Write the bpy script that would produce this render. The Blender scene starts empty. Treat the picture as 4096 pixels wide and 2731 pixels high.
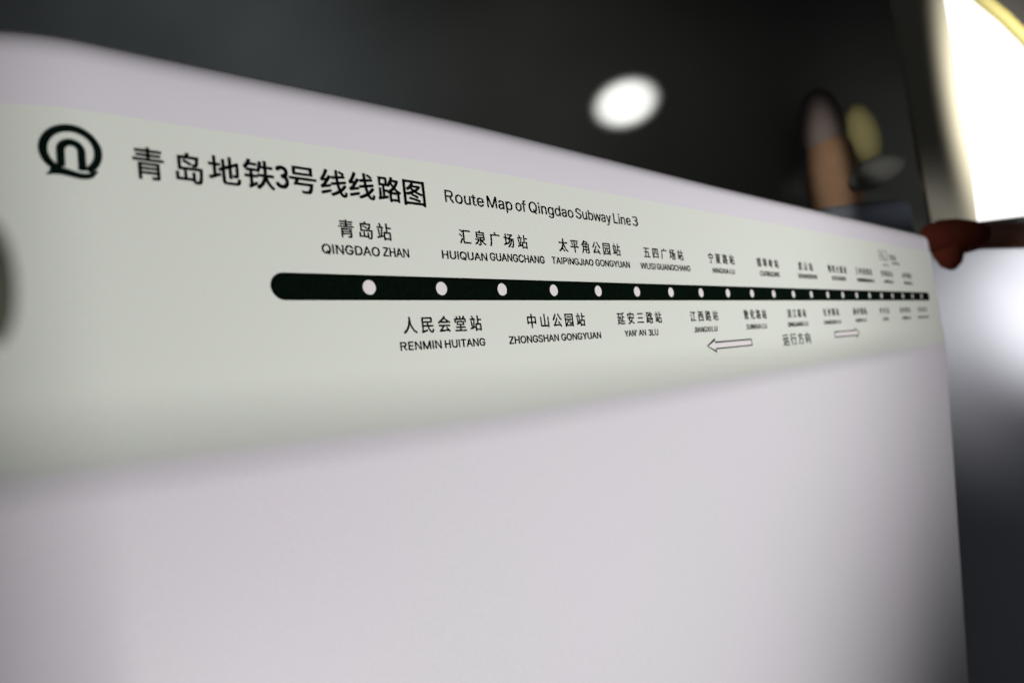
import bpy, bmesh, math, random
from mathutils import Vector, Matrix

random.seed(3)
SC = bpy.context.scene
COL = SC.collection

# ------------------------------------------------------------------ camera
cd = bpy.data.cameras.new('camera')
cam = bpy.data.objects.new('camera', cd)
COL.objects.link(cam)
RX = Vector((0.7215038, -0.6818151, -0.1206668))      # right
DN = Vector((-0.0430063, 0.1298065, -0.9906062))      # down
FW = Vector((0.6910736, 0.7199156, 0.0643335))        # forward
CP = Vector((-0.193971, -0.310401, -0.062479))
m = Matrix.Identity(4)
for i in range(3):
    m[i][0] = RX[i]
    m[i][1] = -DN[i]
    m[i][2] = -FW[i]
    m[i][3] = CP[i]
cam.matrix_world = m
cd.sensor_width = 36
cd.lens = 23.036
cd.clip_start = 0.01
cd.clip_end = 60
cd.dof.use_dof = True
cd.dof.focus_distance = 0.455
cd.dof.aperture_fstop = 5.2
SC.camera = cam

# ------------------------------------------------------------------ light
W = bpy.data.worlds.new('World')
SC.world = W
W.use_nodes = True
bg = W.node_tree.nodes['Background']
bg.inputs[0].default_value = (0.86, 0.92, 1.0, 1)
bg.inputs[1].default_value = 0.03


def spot(name, loc, target, power, size, blend, radius, col=(1, 1, 1), oval=(1, 1), roll=0.0):
    l = bpy.data.lights.new(name, 'SPOT')
    l.energy = power
    l.spot_size = math.radians(size)
    l.spot_blend = blend
    l.shadow_soft_size = radius
    l.color = col
    o = bpy.data.objects.new(name, l)
    COL.objects.link(o)
    q = (Vector(target) - Vector(loc)).to_track_quat('-Z', 'Y').to_matrix().to_4x4()
    o.matrix_world = Matrix.Translation(loc) @ q @ Matrix.Rotation(math.radians(roll), 4, 'Z') @ Matrix.Diagonal((oval[0], oval[1], 1, 1))
    return o


spot('sign_fill_spot', (0.36, -1.55, -1.00), (0.165, 0, 0.035), 158, 47, 1.0, 0.25, (1.0, 0.99, 0.98))  # added unseen spot from below, leaves the rolled top edge dark
spot('far_end_fill_spot', (0.60, -1.55, -0.90), (0.95, 0, 0.21), 112, 41, 1.0, 0.25, (1.0, 0.99, 0.98))  # added unseen spot, brightens the far half of the sign
spot('pillar_fill_spot', (0.95, 0.55, 0.30), (2.26, 0.10, -0.12), 42, 30, 1.0, 0.25, (0.97, 0.97, 1.0))  # added unseen spot behind the sign, shades the pillar from left to right
spot('pillar_top_fill_spot', (1.45, -0.85, -0.10), (2.25, -0.05, 0.0), 92, 35, 1.0, 0.1, (0.98, 0.98, 1.0))  # added unseen spot for the bright upper pillar
spot('background_fill_spot', (-0.3, 0.4, 1.6), (0.75, 2.8, 1.4), 260, 66, 1.0, 0.3, (0.84, 0.93, 1.0))  # added unseen cool spot, lifts the left part of the wall
spot('far_wall_fill_spot', (-0.3, 0.4, 1.6), (2.3, 1.65, 1.25), 85, 40, 1.0, 0.3, (1.0, 0.98, 0.90))  # added weak fill for the wall further right, no fixture there
spot('post_fill_spot', (0.05, -0.45, 0.60), (2.52, 0.615, 0.58), 265, 9.0, 1.0, 0.02, (1.0, 0.94, 0.86), (0.42, 1.7))  # added narrow spot, its soft pool lets the post's edges fade out
spot('plate_fill_spot', (0.05, -0.45, 0.75), (3.076, 0.634, 0.873), 420, 6.2, 1.0, 0.02, (1.0, 0.96, 0.88), (0.42, 0.95), 6)  # added narrow spot, a soft pool on the plate alone
spot('seat_fill_spot', (0.05, -0.45, 0.60), (2.60, 0.430, 0.555), 190, 7.0, 1.0, 0.02, (1.0, 0.97, 0.93), (0.80, 0.46), -18)  # added narrow spot, lights only a soft patch of the seat

vs = SC.view_settings
vs.view_transform = 'Standard'
vs.look = 'None'
vs.exposure = 0
vs.gamma = 1
vs.use_curve_mapping = False


# ------------------------------------------------------------------ materials
def mat(name, col, rough=0.5, spec=0.3, var=0.0, scale=40, bump=0.0, metal=0.0):
    M = bpy.data.materials.new(name)
    M.use_nodes = True
    nt = M.node_tree
    b = nt.nodes['Principled BSDF']
    b.inputs['Base Color'].default_value = (*col, 1)
    b.inputs['Roughness'].default_value = rough
    b.inputs['Specular IOR Level'].default_value = spec
    b.inputs['Metallic'].default_value = metal
    tc = nt.nodes.new('ShaderNodeTexCoord')
    if var > 0:
        n = nt.nodes.new('ShaderNodeTexNoise')
        n.inputs['Scale'].default_value = scale
        n.inputs['Detail'].default_value = 5
        nt.links.new(tc.outputs['Object'], n.inputs['Vector'])
        r = nt.nodes.new('ShaderNodeValToRGB')
        r.color_ramp.elements[0].position = 0.3
        r.color_ramp.elements[1].position = 0.7
        r.color_ramp.elements[0].color = (*[c * (1 - var) for c in col], 1)
        r.color_ramp.elements[1].color = (*[min(1, c * (1 + var)) for c in col], 1)
        nt.links.new(n.outputs['Fac'], r.inputs['Fac'])
        nt.links.new(r.outputs['Color'], b.inputs['Base Color'])
    if bump > 0:
        n2 = nt.nodes.new('ShaderNodeTexNoise')
        n2.inputs['Scale'].default_value = scale * 8
        nt.links.new(tc.outputs['Object'], n2.inputs['Vector'])
        bp = nt.nodes.new('ShaderNodeBump')
        bp.inputs['Strength'].default_value = bump
        bp.inputs['Distance'].default_value = 0.0005
        nt.links.new(n2.outputs['Fac'], bp.inputs['Height'])
        nt.links.new(bp.outputs['Normal'], b.inputs['Normal'])
    return M


def emit(name, col, strength):
    M = bpy.data.materials.new(name)
    M.use_nodes = True
    nt = M.node_tree
    nt.nodes.clear()
    e = nt.nodes.new('ShaderNodeEmission')
    e.inputs[0].default_value = (*col, 1)
    e.inputs[1].default_value = strength
    o = nt.nodes.new('ShaderNodeOutputMaterial')
    nt.links.new(e.outputs[0], o.inputs[0])
    return M


M_PAPER = mat('sign_panel_plastic', (0.68, 0.70, 0.64), 0.42, 0.25, 0.012, 9, 0.05)
M_HOUSE = mat('housing_lacquer', (0.65, 0.615, 0.665), 0.45, 0.25, 0.015, 5, 0.05)


def tinted(name, base):
    """lacquer whose own colour runs from panel green-white to housing mauve-white along the feathered lower border"""
    M = base.copy()
    M.name = name
    nt = M.node_tree
    b = nt.nodes['Principled BSDF']
    for l in list(b.inputs['Base Color'].links):
        nt.links.remove(l)
    at = nt.nodes.new('ShaderNodeAttribute')
    at.attribute_name = 'border'
    mx = nt.nodes.new('ShaderNodeMixRGB')
    mx.inputs[1].default_value = (0.68, 0.70, 0.64, 1)
    tc = nt.nodes.new('ShaderNodeTexCoord')
    n = nt.nodes.new('ShaderNodeTexNoise')
    n.inputs['Scale'].default_value = 5.0
    n.inputs['Detail'].default_value = 2.0
    nt.links.new(tc.outputs['Object'], n.inputs['Vector'])
    r = nt.nodes.new('ShaderNodeValToRGB')
    r.color_ramp.elements[0].position = 0.35
    r.color_ramp.elements[1].position = 0.65
    r.color_ramp.elements[0].color = (0.635, 0.618, 0.648, 1)
    r.color_ramp.elements[1].color = (0.655, 0.612, 0.668, 1)
    nt.links.new(n.outputs['Fac'], r.inputs['Fac'])
    nt.links.new(r.outputs['Color'], mx.inputs[2])
    nt.links.new(at.outputs['Fac'], mx.inputs[0])
    # fine grain of the sprayed surface
    g = nt.nodes.new('ShaderNodeTexNoise')
    g.inputs['Scale'].default_value = 900.0
    g.inputs['Detail'].default_value = 1.0
    nt.links.new(tc.outputs['Object'], g.inputs['Vector'])
    gr = nt.nodes.new('ShaderNodeValToRGB')
    gr.color_ramp.elements[0].position = 0.3
    gr.color_ramp.elements[1].position = 0.7
    gr.color_ramp.elements[0].color = (0.93, 0.955, 0.95, 1)
    gr.color_ramp.elements[1].color = (1.0, 0.985, 0.98, 1)
    nt.links.new(g.outputs['Fac'], gr.inputs['Fac'])
    mu = nt.nodes.new('ShaderNodeMixRGB')
    mu.blend_type = 'MULTIPLY'
    mu.inputs[0].default_value = 1.0
    nt.links.new(mx.outputs[0], mu.inputs[1])
    nt.links.new(gr.outputs['Color'], mu.inputs[2])
    nt.links.new(mu.outputs[0], b.inputs['Base Color'])
    return M


M_PAPER = tinted('sign_panel_plastic', M_PAPER)
M_FRONT = tinted('housing_front_lacquer', M_HOUSE)
M_INK = mat('black_ink', (0.003, 0.002, 0.003), 0.8, 0.02)
M_GREEN = mat('dark_green_ink', (0.0016, 0.0046, 0.0026), 0.8, 0.02, 0.3, 400)
M_LOGO = mat('logo_ink', (0.002, 0.006, 0.0045), 0.8, 0.02)
M_EDGE = mat('bar_outline_ink', (0.0008, 0.0012, 0.001), 0.8, 0.02)
M_ARROW = mat('arrow_outline_ink', (0.005, 0.018, 0.012), 0.6, 0.12)
M_CAPT = mat('caption_ink', (0.035, 0.07, 0.05), 0.6, 0.12)
M_DOT = mat('dot_print', (0.70, 0.655, 0.655), 0.5, 0.2)
M_GREY = mat('pale_grey_ink', (0.30, 0.30, 0.25), 0.6, 0.15)
M_FADE = mat('faded_ink', (0.10, 0.10, 0.085), 0.6, 0.15)
M_WALL = mat('dark_wall_paint', (0.05, 0.051, 0.048), 0.85, 0.1, 0.2, 1.0)
M_DARK = mat('dark_metal', (0.016, 0.015, 0.014), 0.6, 0.2)
M_WASH = mat('cream_wash_border', (0.42, 0.39, 0.31), 0.9, 0.05)  # for the added border that takes the window wash
M_RUBBER = mat('olive_rubber', (0.06, 0.06, 0.045), 0.8, 0.1, 0.1, 60)
M_RED = mat('dark_red_paint', (0.12, 0.026, 0.015), 0.85, 0.03, 0.1, 20)
M_MAROON = mat('maroon_paint', (0.13, 0.06, 0.042), 0.85, 0.03, 0.1, 20)
M_PILLAR = mat('pillar_paint', (0.60, 0.60, 0.64), 0.6, 0.2, 0.02, 6)
M_BROWN = mat('brown_padding', (0.15, 0.092, 0.056), 0.8, 0.1, 0.1, 10)
M_CAP = mat('grey_cap', (0.11, 0.09, 0.085), 0.8, 0.1)
M_OLIVE = mat('olive_enamel', (0.11, 0.098, 0.045), 0.8, 0.1)
M_SEATG = mat('grey_vinyl', (0.085, 0.085, 0.08), 0.8, 0.1)
M_NAVY = mat('navy_fabric', (0.09, 0.10, 0.12), 0.9, 0.05)
M_YELLOW = mat('yellow_edge_paint', (0.15, 0.13, 0.045), 0.6, 0.2)
M_LAMP = emit('lamp_glow', (1, 1, 0.99), 1.5)
M_WINDOW = emit('window_glow', (1, 1, 0.97), 1.5)


# ------------------------------------------------------------------ helpers
def link(name, bm, M, parent=None, smooth=True):
    me = bpy.data.meshes.new(name)
    bm.normal_update()
    bm.to_mesh(me)
    bm.free()
    me.materials.append(M)
    if smooth:
        for p in me.polygons:
            p.use_smooth = True
    o = bpy.data.objects.new(name, me)
    COL.objects.link(o)
    if parent:
        o.parent = parent
    return o


def thing(name, label, cat, loc=(0, 0, 0), rz=0.0, group=None):
    o = bpy.data.objects.new(name, None)
    o.empty_display_size = 0.05
    COL.objects.link(o)
    o.location = loc
    o.rotation_euler = (0, 0, rz)
    o['label'] = label
    o['category'] = cat
    if group:
        o['group'] = group
    return o


def sstep(a, b, x):
    t = max(0.0, min(1.0, (x - a) / (b - a)))
    return t * t * (3 - 2 * t)


# how far the left end of the sign sweeps back from its flat front
def sweep(x):
    x0, r = -0.126, 0.072
    if x > x0:
        return 0.0
    d = min(x0 - x, r * 0.93)
    return r - math.sqrt(r * r - d * d)


# the sign is a touch shorter at its near end
def zs(x):
    return 1.0 - 0.075 * sstep(0.12, -0.18, x)


X_END = 1.150
COVE0, COVE1, COVE2 = -0.048, -0.0795, -0.097
STEP = -0.0062


def front_y(zz):
    """front surface of panel and lower housing: the panel foot scoops forward into the housing"""
    if zz >= COVE0:
        return 0.0
    if zz >= COVE1:
        t = (COVE0 - zz) / (COVE0 - COVE1)
        return STEP * t * t
    t = min(1.0, (COVE1 - zz) / (COVE1 - COVE2))
    return STEP - 0.00344 * (1 - (1 - t) ** 2)


def cove_fade(x):
    """the scoop runs out towards the right end"""
    return 1.0 - 0.85 * sstep(0.75, 1.12, x)


def panel_y(x, z):
    return sweep(x) + front_y(z / zs(x)) * cove_fade(x)


def x_taper(x, z):
    """the right end slants in towards the bottom"""
    xe = X_END - 0.36 * max(0.0, -z - 0.07)
    return x if x < 0.4 else 0.4 + (x - 0.4) * (xe - 0.4) / (X_END - 0.4)


def border_tint(o):
    at = o.data.attributes.new('border', 'FLOAT', 'POINT')
    for i, v in enumerate(o.data.vertices):
        at.data[i].value = sstep(-0.0755, -0.0870, v.co.z / zs(v.co.x))


PRINT = 0.0003


def flatprint(name, polys, M, parent, lift=PRINT):
    """polys: lists of (x, z) outlines in metres, printed on the panel"""
    bm = bmesh.new()
    for pl in polys:
        vs_ = [bm.verts.new((x, panel_y(x, z) - lift, z)) for x, z in pl]
        f = bm.faces.new(vs_)
        f.normal_update()
        if f.normal.y > 0:
            f.normal_flip()
    bmesh.ops.triangulate(bm, faces=bm.faces[:])
    return link(name, bm, M, parent, smooth=False)


_cache = {}


def glyphs(body, res=4):
    key = body
    if key in _cache:
        return _cache[key]
    c = bpy.data.curves.new('glyph', 'FONT')
    c.body = body
    c.resolution_u = res
    o = bpy.data.objects.new('glyph', c)
    COL.objects.link(o)
    bpy.context.view_layer.update()
    dg = bpy.context.evaluated_depsgraph_get()
    me = bpy.data.meshes.new_from_object(o.evaluated_get(dg))
    V = [(v.co.x, v.co.y) for v in me.vertices]
    F = [tuple(p.vertices) for p in me.polygons]
    bpy.data.objects.remove(o)
    bpy.data.curves.remove(c)
    bpy.data.meshes.remove(me)
    _cache[key] = (V, F)
    return V, F


def add_glyphs(bm, V, F, fx, fz, lift):
    vs_ = []
    for a, b in V:
        x, z = fx(a), fz(b)
        vs_.append(bm.verts.new((x, panel_y(x, z) - lift, z)))
    for f in F:
        try:
            q = bm.faces.new([vs_[i] for i in f])
        except ValueError:
            continue
        q.normal_update()
        if q.normal.y > 0:
            q.normal_flip()


def cjk_into(bm, ch, x0, x1, z0, z1, offset=0.0, lift=PRINT):
    """one character: em cell scaled so that a full-width character fills x0..x1"""
    V, F = glyphs(ch)
    sx = (x1 - x0) / 0.91
    sz = (z1 - z0) / 0.915
    # heavier strokes: the character struck again, shifted by a fraction of a stroke
    hits = [(0, 0)] if offset <= 0 else [(-offset, -offset), (offset, -offset), (-offset, offset), (offset, offset)]
    for k, (du, dv) in enumerate(hits):
        add_glyphs(bm, V, F, lambda a: x0 + (a + du - 0.045) * sx, lambda b: z0 + (b + dv + 0.078) * sz, lift * (1 + 0.12 * k))


def cjk_line(name, text, x0, x1, z0, z1, M, parent, w=None, offset=0.008):
    """characters spread evenly over x0..x1 (mm)"""
    n = len(text)
    w = w or (z1 - z0) * 0.96
    bm = bmesh.new()
    for i, ch in enumerate(text):
        a = x0 + (x1 - x0 - w) * (i / (n - 1) if n > 1 else 0.5)
        cjk_into(bm, ch, a * .001, (a + w) * .001, z0 * .001, z1 * .001, offset)
    return link(name, bm, M, parent, smooth=False)


# outlines of the plain sans-serif capitals and lower case used on the sign: advance, points, faces
LETTERS = {
    '3': (405, '195,241 249,249 230,302 195,297 249,249 297,274 260,316 230,302 297,274 332,311 283,337 260,316 332,311 349,356 294,364 283,337 349,356 348,403 293,391 294,364 348,403 327,447 279,417 293,391 327,447 289,482 255,437 279,417 289,482 240,503 224,450 255,437 240,503 185,509 188,453 224,450 185,509 131,497 154,446 188,453 131,497 85,470 125,431 154,446 85,470 54,432 104,408 125,431 40,96 70,47 113,83 93,115 70,47 117,11 143,60 113,83 117,11 173,-7 181,49 143,60 173,-7 233,-4 220,51 181,49 233,-4 288,19 256,66 220,51 288,19 330,59 284,91 256,66 330,59 355,111 301,125 284,91 355,111 359,168 303,162 301,125 359,168 341,223 292,197 303,162 341,223 305,268 267,226 292,197 305,268 254,298 234,245 267,226 254,298 195,308 195,252 234,245', '0,1,2,3 4,5,6,7 8,9,10,11 12,13,14,15 16,17,18,19 20,21,22,23 24,25,26,27 28,29,30,31 32,33,34,35 36,37,38,39 40,41,42,43 44,45,46,47 48,49,50,51 52,53,54,55 56,57,58,59 60,61,62,63 64,65,66,67 68,69,70,71 72,73,74,75 76,77,78,79 80,81,82,83 84,85,86,87 88,89,90,91 92,93,94,95'),
    'A': (470, '12,0 74,0 265,509 205,509 396,0 458,0 265,509 205,509 110,150 360,150 360,202 110,202', '0,1,2,3 4,5,6,7 8,9,10,11'),
    'B': (456, '60,0 60,509 241,509 266,508 289,504 310,499 329,491 345,481 359,469 371,456 381,442 388,426 394,410 397,392 398,374 397,358 395,344 392,331 387,320 380,310 373,301 365,293 356,286 347,280 336,275 326,270 315,267 315,262 327,261 339,257 351,252 363,245 374,237 385,227 394,216 402,203 409,189 414,173 417,155 418,136 417,117 413,100 408,83 400,67 390,52 377,39 362,28 344,18 324,10 301,4 275,1 247,0 125,57 245,57 272,58 296,63 315,70 330,80 341,92 349,105 354,120 355,137 355,149 352,161 348,173 342,184 335,194 327,203 317,211 306,218 293,224 279,228 264,230 248,231 125,231 125,285 238,285 252,286 265,288 277,291 288,296 299,302 308,309 316,317 323,326 329,337 333,348 335,359 336,372 334,388 330,403 323,417 313,429 299,439 283,446 263,450 240,452 125,452', '0,1,97 97,1,2 97,2,3 97,3,4 97,4,5 97,5,6 97,6,7 97,7,8 97,8,9 97,9,96 96,9,95 95,9,10 0,97,75 94,95,10 93,94,10 93,10,11 92,93,11 91,92,11 91,11,12 90,91,12 90,12,13 89,90,13 89,13,14 88,89,14 88,14,15 87,88,15 86,87,15 86,15,16 85,86,16 85,16,17 84,85,17 84,17,18 83,84,18 83,18,19 82,83,19 82,19,20 81,82,20 80,81,20 80,20,21 79,80,21 79,21,22 78,79,22 77,78,22 76,77,22 76,22,23 0,75,74 74,75,76 74,76,23 74,23,24 74,24,25 74,25,26 74,26,27 74,27,28 74,28,29 74,29,30 74,30,31 74,31,32 74,32,73 73,32,33 0,74,52 72,73,33 71,72,33 70,71,33 70,33,34 69,70,34 68,69,34 68,34,35 67,68,35 67,35,36 66,67,36 65,66,36 65,36,37 64,65,37 63,64,37 63,37,38 62,63,38 62,38,39 61,62,39 60,61,39 60,39,40 59,60,40 59,40,41 58,59,41 58,41,42 57,58,42 57,42,43 56,57,43 55,56,43 55,43,44 54,55,44 53,54,44 0,52,53 0,53,44 0,44,45 0,45,46 0,46,47 0,47,48 0,48,49 0,49,50 0,50,51'),
    'C': (510, '267,-7 235,-5 205,1 177,11 150,25 126,42 104,63 86,88 70,115 57,146 48,179 42,215 40,254 42,293 48,329 57,362 70,393 86,421 104,445 126,466 150,484 177,498 205,508 235,514 267,516 286,515 305,513 323,509 340,504 357,498 373,490 388,481 402,471 415,460 427,447 438,433 448,418 456,402 463,385 469,367 473,348 408,348 405,361 401,373 395,384 389,395 382,404 375,413 366,421 357,428 348,435 337,440 327,445 315,449 304,452 292,454 280,455 267,456 245,454 223,450 203,443 184,432 166,419 150,403 137,385 125,364 116,340 109,314 105,285 103,254 105,223 109,194 116,168 125,145 137,123 151,105 166,89 184,76 203,66 223,59 245,54 267,53 280,53 292,55 304,57 315,60 327,64 337,69 348,74 357,81 366,88 375,96 382,105 389,114 395,125 401,136 405,148 408,160 473,160 469,142 463,124 457,107 448,91 438,76 428,62 416,49 402,38 388,28 373,19 357,11 341,5 323,0 305,-4 286,-6', '23,24,25 23,25,26 22,23,26 22,26,27 22,27,28 21,22,28 21,28,29 21,29,30 20,21,30 20,30,31 19,20,31 19,31,32 19,32,33 18,19,58 58,19,57 57,19,33 57,33,56 56,33,34 55,56,34 18,58,59 54,55,34 53,54,34 18,59,60 52,53,34 52,34,35 51,52,35 17,18,60 17,60,61 50,51,35 49,50,35 49,35,36 17,61,62 48,49,36 47,48,36 16,17,62 16,62,63 47,36,37 46,47,37 45,46,37 16,63,64 45,37,38 44,45,38 15,16,64 44,38,39 15,64,65 43,44,39 42,43,39 42,39,40 15,65,66 14,15,66 41,42,40 14,66,67 13,14,67 13,67,68 12,13,68 12,68,69 11,12,69 11,69,70 11,70,71 10,11,71 10,71,72 9,10,72 9,72,73 96,97,98 96,98,99 95,96,99 8,9,73 8,73,74 95,99,100 94,95,100 93,94,100 93,100,101 8,74,75 7,8,75 92,93,101 92,101,102 7,75,76 91,92,102 90,91,102 90,102,103 7,76,77 89,90,103 6,7,77 88,89,103 6,77,78 88,103,104 87,88,104 86,87,104 6,78,79 85,86,104 5,6,79 85,104,105 84,85,105 5,79,80 83,84,105 82,83,105 5,80,81 81,82,105 5,81,105 5,105,106 4,5,106 4,106,107 4,107,108 3,4,108 3,108,109 2,3,109 2,109,110 2,110,111 1,2,111 1,111,112 1,112,113 0,1,113'),
    'D': (502, '125,509 125,0 60,0 60,509 219,0 96,0 96,57 215,57 244,58 272,63 296,70 318,81 337,94 354,110 368,128 379,149 388,172 394,198 398,226 399,255 398,285 394,312 388,337 379,361 368,381 354,399 338,415 320,428 299,438 275,446 249,450 221,452 93,452 93,509 225,509 261,507 294,501 325,492 353,478 377,461 399,441 418,418 433,391 446,361 455,329 460,293 462,255 460,217 455,181 446,149 433,119 417,92 398,68 376,48 351,31 322,17 291,8 256,2', '2,3,0 2,0,1 32,33,34 32,34,35 32,35,36 32,36,37 32,37,38 32,38,39 32,39,31 31,39,30 30,39,40 29,30,40 28,29,40 28,40,41 27,28,41 26,27,41 26,41,42 25,26,42 24,25,42 24,42,43 23,24,43 23,43,44 22,23,44 21,22,44 21,44,45 20,21,45 20,45,46 19,20,46 18,19,46 18,46,47 17,18,47 17,47,48 16,17,48 16,48,49 15,16,49 14,15,49 14,49,50 13,14,50 13,50,51 12,13,51 11,12,51 11,51,52 10,11,52 9,10,52 9,52,53 8,9,53 7,8,53 5,6,7 5,7,53 5,53,54 5,54,55 5,55,56 5,56,57 5,57,4'),
    'E': (419, '60,0 60,509 372,509 372,452 125,452 125,286 355,286 355,229 125,229 125,57 375,57 375,0', '0,1,4 4,1,2 4,2,3 0,4,5 0,5,8 8,5,6 8,6,7 0,8,9 0,9,10 0,10,11'),
    'F': (410, '60,0 60,509 369,509 369,452 125,452 125,278 346,278 346,221 125,221 125,0', '0,1,4 4,1,2 4,2,3 0,4,5 0,5,8 8,5,6 8,6,7 0,8,9'),
    'G': (520, '269,-7 236,-5 205,1 176,11 149,25 125,43 104,64 85,88 69,116 57,146 47,179 42,215 40,254 42,293 47,329 57,362 69,393 85,421 103,445 125,466 149,484 175,498 203,508 233,514 265,516 285,515 304,513 322,509 340,504 358,497 374,489 389,480 403,469 416,458 429,445 439,431 449,416 458,401 465,384 470,367 474,349 408,349 404,361 399,372 393,383 387,393 380,403 373,411 365,420 356,427 347,434 337,439 326,444 315,448 304,452 291,454 279,455 265,456 243,454 222,450 202,443 183,432 166,419 150,404 137,385 125,364 116,340 109,314 105,285 103,254 105,223 109,194 116,168 125,145 137,124 151,105 166,90 184,76 203,66 224,59 246,54 269,53 290,54 309,57 328,63 345,71 360,81 374,93 386,107 396,123 404,141 410,160 414,180 415,202 434,199 283,199 283,256 478,256 478,200 476,170 471,141 463,115 451,91 436,69 419,50 399,33 377,19 352,8 326,0 298,-5', '23,24,25 23,25,26 22,23,26 22,26,27 22,27,28 21,22,28 21,28,29 20,21,29 20,29,30 20,30,31 19,20,31 19,31,32 19,32,33 18,19,58 58,19,57 57,19,33 57,33,56 56,33,34 55,56,34 18,58,59 54,55,34 53,54,34 18,59,60 52,53,34 17,18,60 52,34,35 51,52,35 17,60,61 50,51,35 49,50,35 17,61,62 49,35,36 48,49,36 16,17,62 47,48,36 16,62,63 47,36,37 46,47,37 16,63,64 45,46,37 45,37,38 15,16,64 44,45,38 15,64,65 44,38,39 43,44,39 42,43,39 42,39,40 15,65,66 14,15,66 41,42,40 14,66,67 13,14,67 13,67,68 12,13,68 12,68,69 95,96,97 95,97,93 93,97,98 11,12,69 11,69,70 11,70,71 10,11,71 95,93,92 94,93,98 94,98,99 92,95,94 92,94,99 10,71,72 91,92,99 9,10,72 91,99,100 9,72,73 90,91,100 8,9,73 8,73,74 90,100,101 89,90,101 8,74,75 88,89,101 7,8,75 88,101,102 87,88,102 7,75,76 86,87,102 86,102,103 7,76,77 6,7,77 85,86,103 6,77,78 84,85,103 84,103,104 6,78,79 5,6,79 83,84,104 5,79,80 82,83,104 5,80,81 81,82,104 5,81,104 5,104,105 4,5,105 4,105,106 3,4,106 3,106,107 2,3,107 2,107,108 1,2,108 1,108,109 0,1,109'),
    'H': (517, '60,0 60,509 125,509 125,289 392,289 392,509 457,509 457,0 392,0 392,232 125,232 125,0', '0,1,2 0,2,3 4,5,6 4,6,7 0,3,10 10,3,4 10,4,9 9,4,7 0,10,11 8,9,7'),
    'J': (396, '185,-7 153,-4 124,3 98,15 75,33 57,55 44,81 36,111 33,145 33,173 98,173 98,145 99,123 104,104 111,88 122,74 134,64 149,56 166,51 185,50 204,51 220,56 235,64 248,74 258,88 266,104 270,123 272,145 272,509 336,509 336,145 334,111 326,81 313,55 294,33 271,15 246,3 217,-4', '27,28,29 27,29,30 8,9,10 8,10,11 7,8,11 7,11,12 26,27,30 26,30,31 7,12,13 25,26,31 25,31,32 6,7,13 6,13,14 24,25,32 6,14,15 23,24,32 5,6,15 23,32,33 5,15,16 22,23,33 5,16,17 21,22,33 20,21,33 5,17,18 20,33,34 4,5,18 4,18,19 19,20,34 4,19,34 3,4,34 3,34,35 2,3,35 2,35,36 1,2,36 1,36,37 0,1,37'),
    'L': (393, '60,0 60,509 125,509 125,57 361,57 361,0', '0,1,2 0,2,3 0,3,4 0,4,5'),
    'M': (610, '60,0 116,0 116,509 60,509 494,0 550,0 550,509 494,509 60,509 130,509 332,0 278,0 550,509 480,509 278,0 332,0', '0,1,2,3 4,5,6,7 8,9,10,11 12,13,14,15'),
    'N': (520, '62,0 118,0 118,509 62,509 402,0 458,0 458,509 402,509 66,509 126,509 454,0 394,0', '0,1,2,3 4,5,6,7 8,9,10,11'),
    'O': (533, '267,-7 235,-5 205,1 177,11 150,25 126,42 105,63 86,88 70,115 57,146 48,179 42,215 40,254 42,293 48,329 57,362 70,393 86,421 105,445 126,466 150,484 177,498 205,508 235,514 267,516 299,514 329,508 357,498 384,484 408,466 429,445 448,421 464,393 477,362 486,329 491,293 493,254 491,215 486,179 477,146 464,115 448,88 429,63 408,42 384,25 357,11 329,1 299,-5 267,53 289,54 310,59 330,66 349,76 367,89 383,105 396,123 408,144 418,168 425,194 429,223 430,254 429,286 425,314 418,341 408,365 396,386 383,404 367,420 349,433 330,443 310,450 289,454 267,456 245,454 223,450 203,443 184,433 167,420 151,404 137,385 125,364 116,340 109,314 105,285 103,254 105,223 109,194 116,168 125,144 137,123 151,105 167,89 184,76 203,66 223,59 245,54', '23,24,25 22,23,25 22,25,26 21,22,26 21,26,27 21,27,28 20,21,28 19,20,28 19,28,29 19,29,30 18,19,73 73,19,72 72,19,71 71,19,30 70,71,30 18,73,74 69,70,30 18,74,75 69,30,31 17,18,75 68,69,31 17,75,76 67,68,31 17,76,77 16,17,77 67,31,32 66,67,32 16,77,78 65,66,32 16,78,79 15,16,79 65,32,33 64,65,33 15,79,80 63,64,33 15,80,81 14,15,81 63,33,34 62,63,34 14,81,82 13,14,82 62,34,35 61,62,35 13,82,83 61,35,36 12,13,83 60,61,36 12,83,84 11,12,84 11,84,85 59,60,36 59,36,37 11,85,86 58,59,37 10,11,86 58,37,38 10,86,87 57,58,38 57,38,39 9,10,87 9,87,88 56,57,39 8,9,88 56,39,40 8,88,89 55,56,40 8,89,90 54,55,40 7,8,90 54,40,41 7,90,91 53,54,41 7,91,92 52,53,41 6,7,92 52,41,42 6,92,93 51,52,42 6,93,94 50,51,42 5,6,94 50,42,43 5,94,95 49,50,43 5,95,48 48,49,43 5,48,43 5,43,44 4,5,44 3,4,44 3,44,45 3,45,46 2,3,46 2,46,47 1,2,47 1,47,0'),
    'P': (470, '62,0 118,0 118,509 62,509 118,453 290,453 290,509 118,509 118,205 290,205 290,261 118,261 290,205 326,210 312,264 290,261 326,210 360,225 332,274 312,264 360,225 389,250 349,289 332,274 389,250 411,281 363,309 349,289 411,281 425,318 371,332 363,309 425,318 430,357 374,357 371,332 430,357 425,396 371,382 374,357 425,396 411,433 363,405 371,382 411,433 389,464 349,425 363,405 389,464 360,489 332,440 349,425 360,489 326,504 312,450 332,440 326,504 290,509 290,453 312,450', '0,1,2,3 4,5,6,7 8,9,10,11 12,13,14,15 16,17,18,19 20,21,22,23 24,25,26,27 28,29,30,31 32,33,34,35 36,37,38,39 40,41,42,43 44,45,46,47 48,49,50,51 52,53,54,55 56,57,58,59'),
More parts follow.
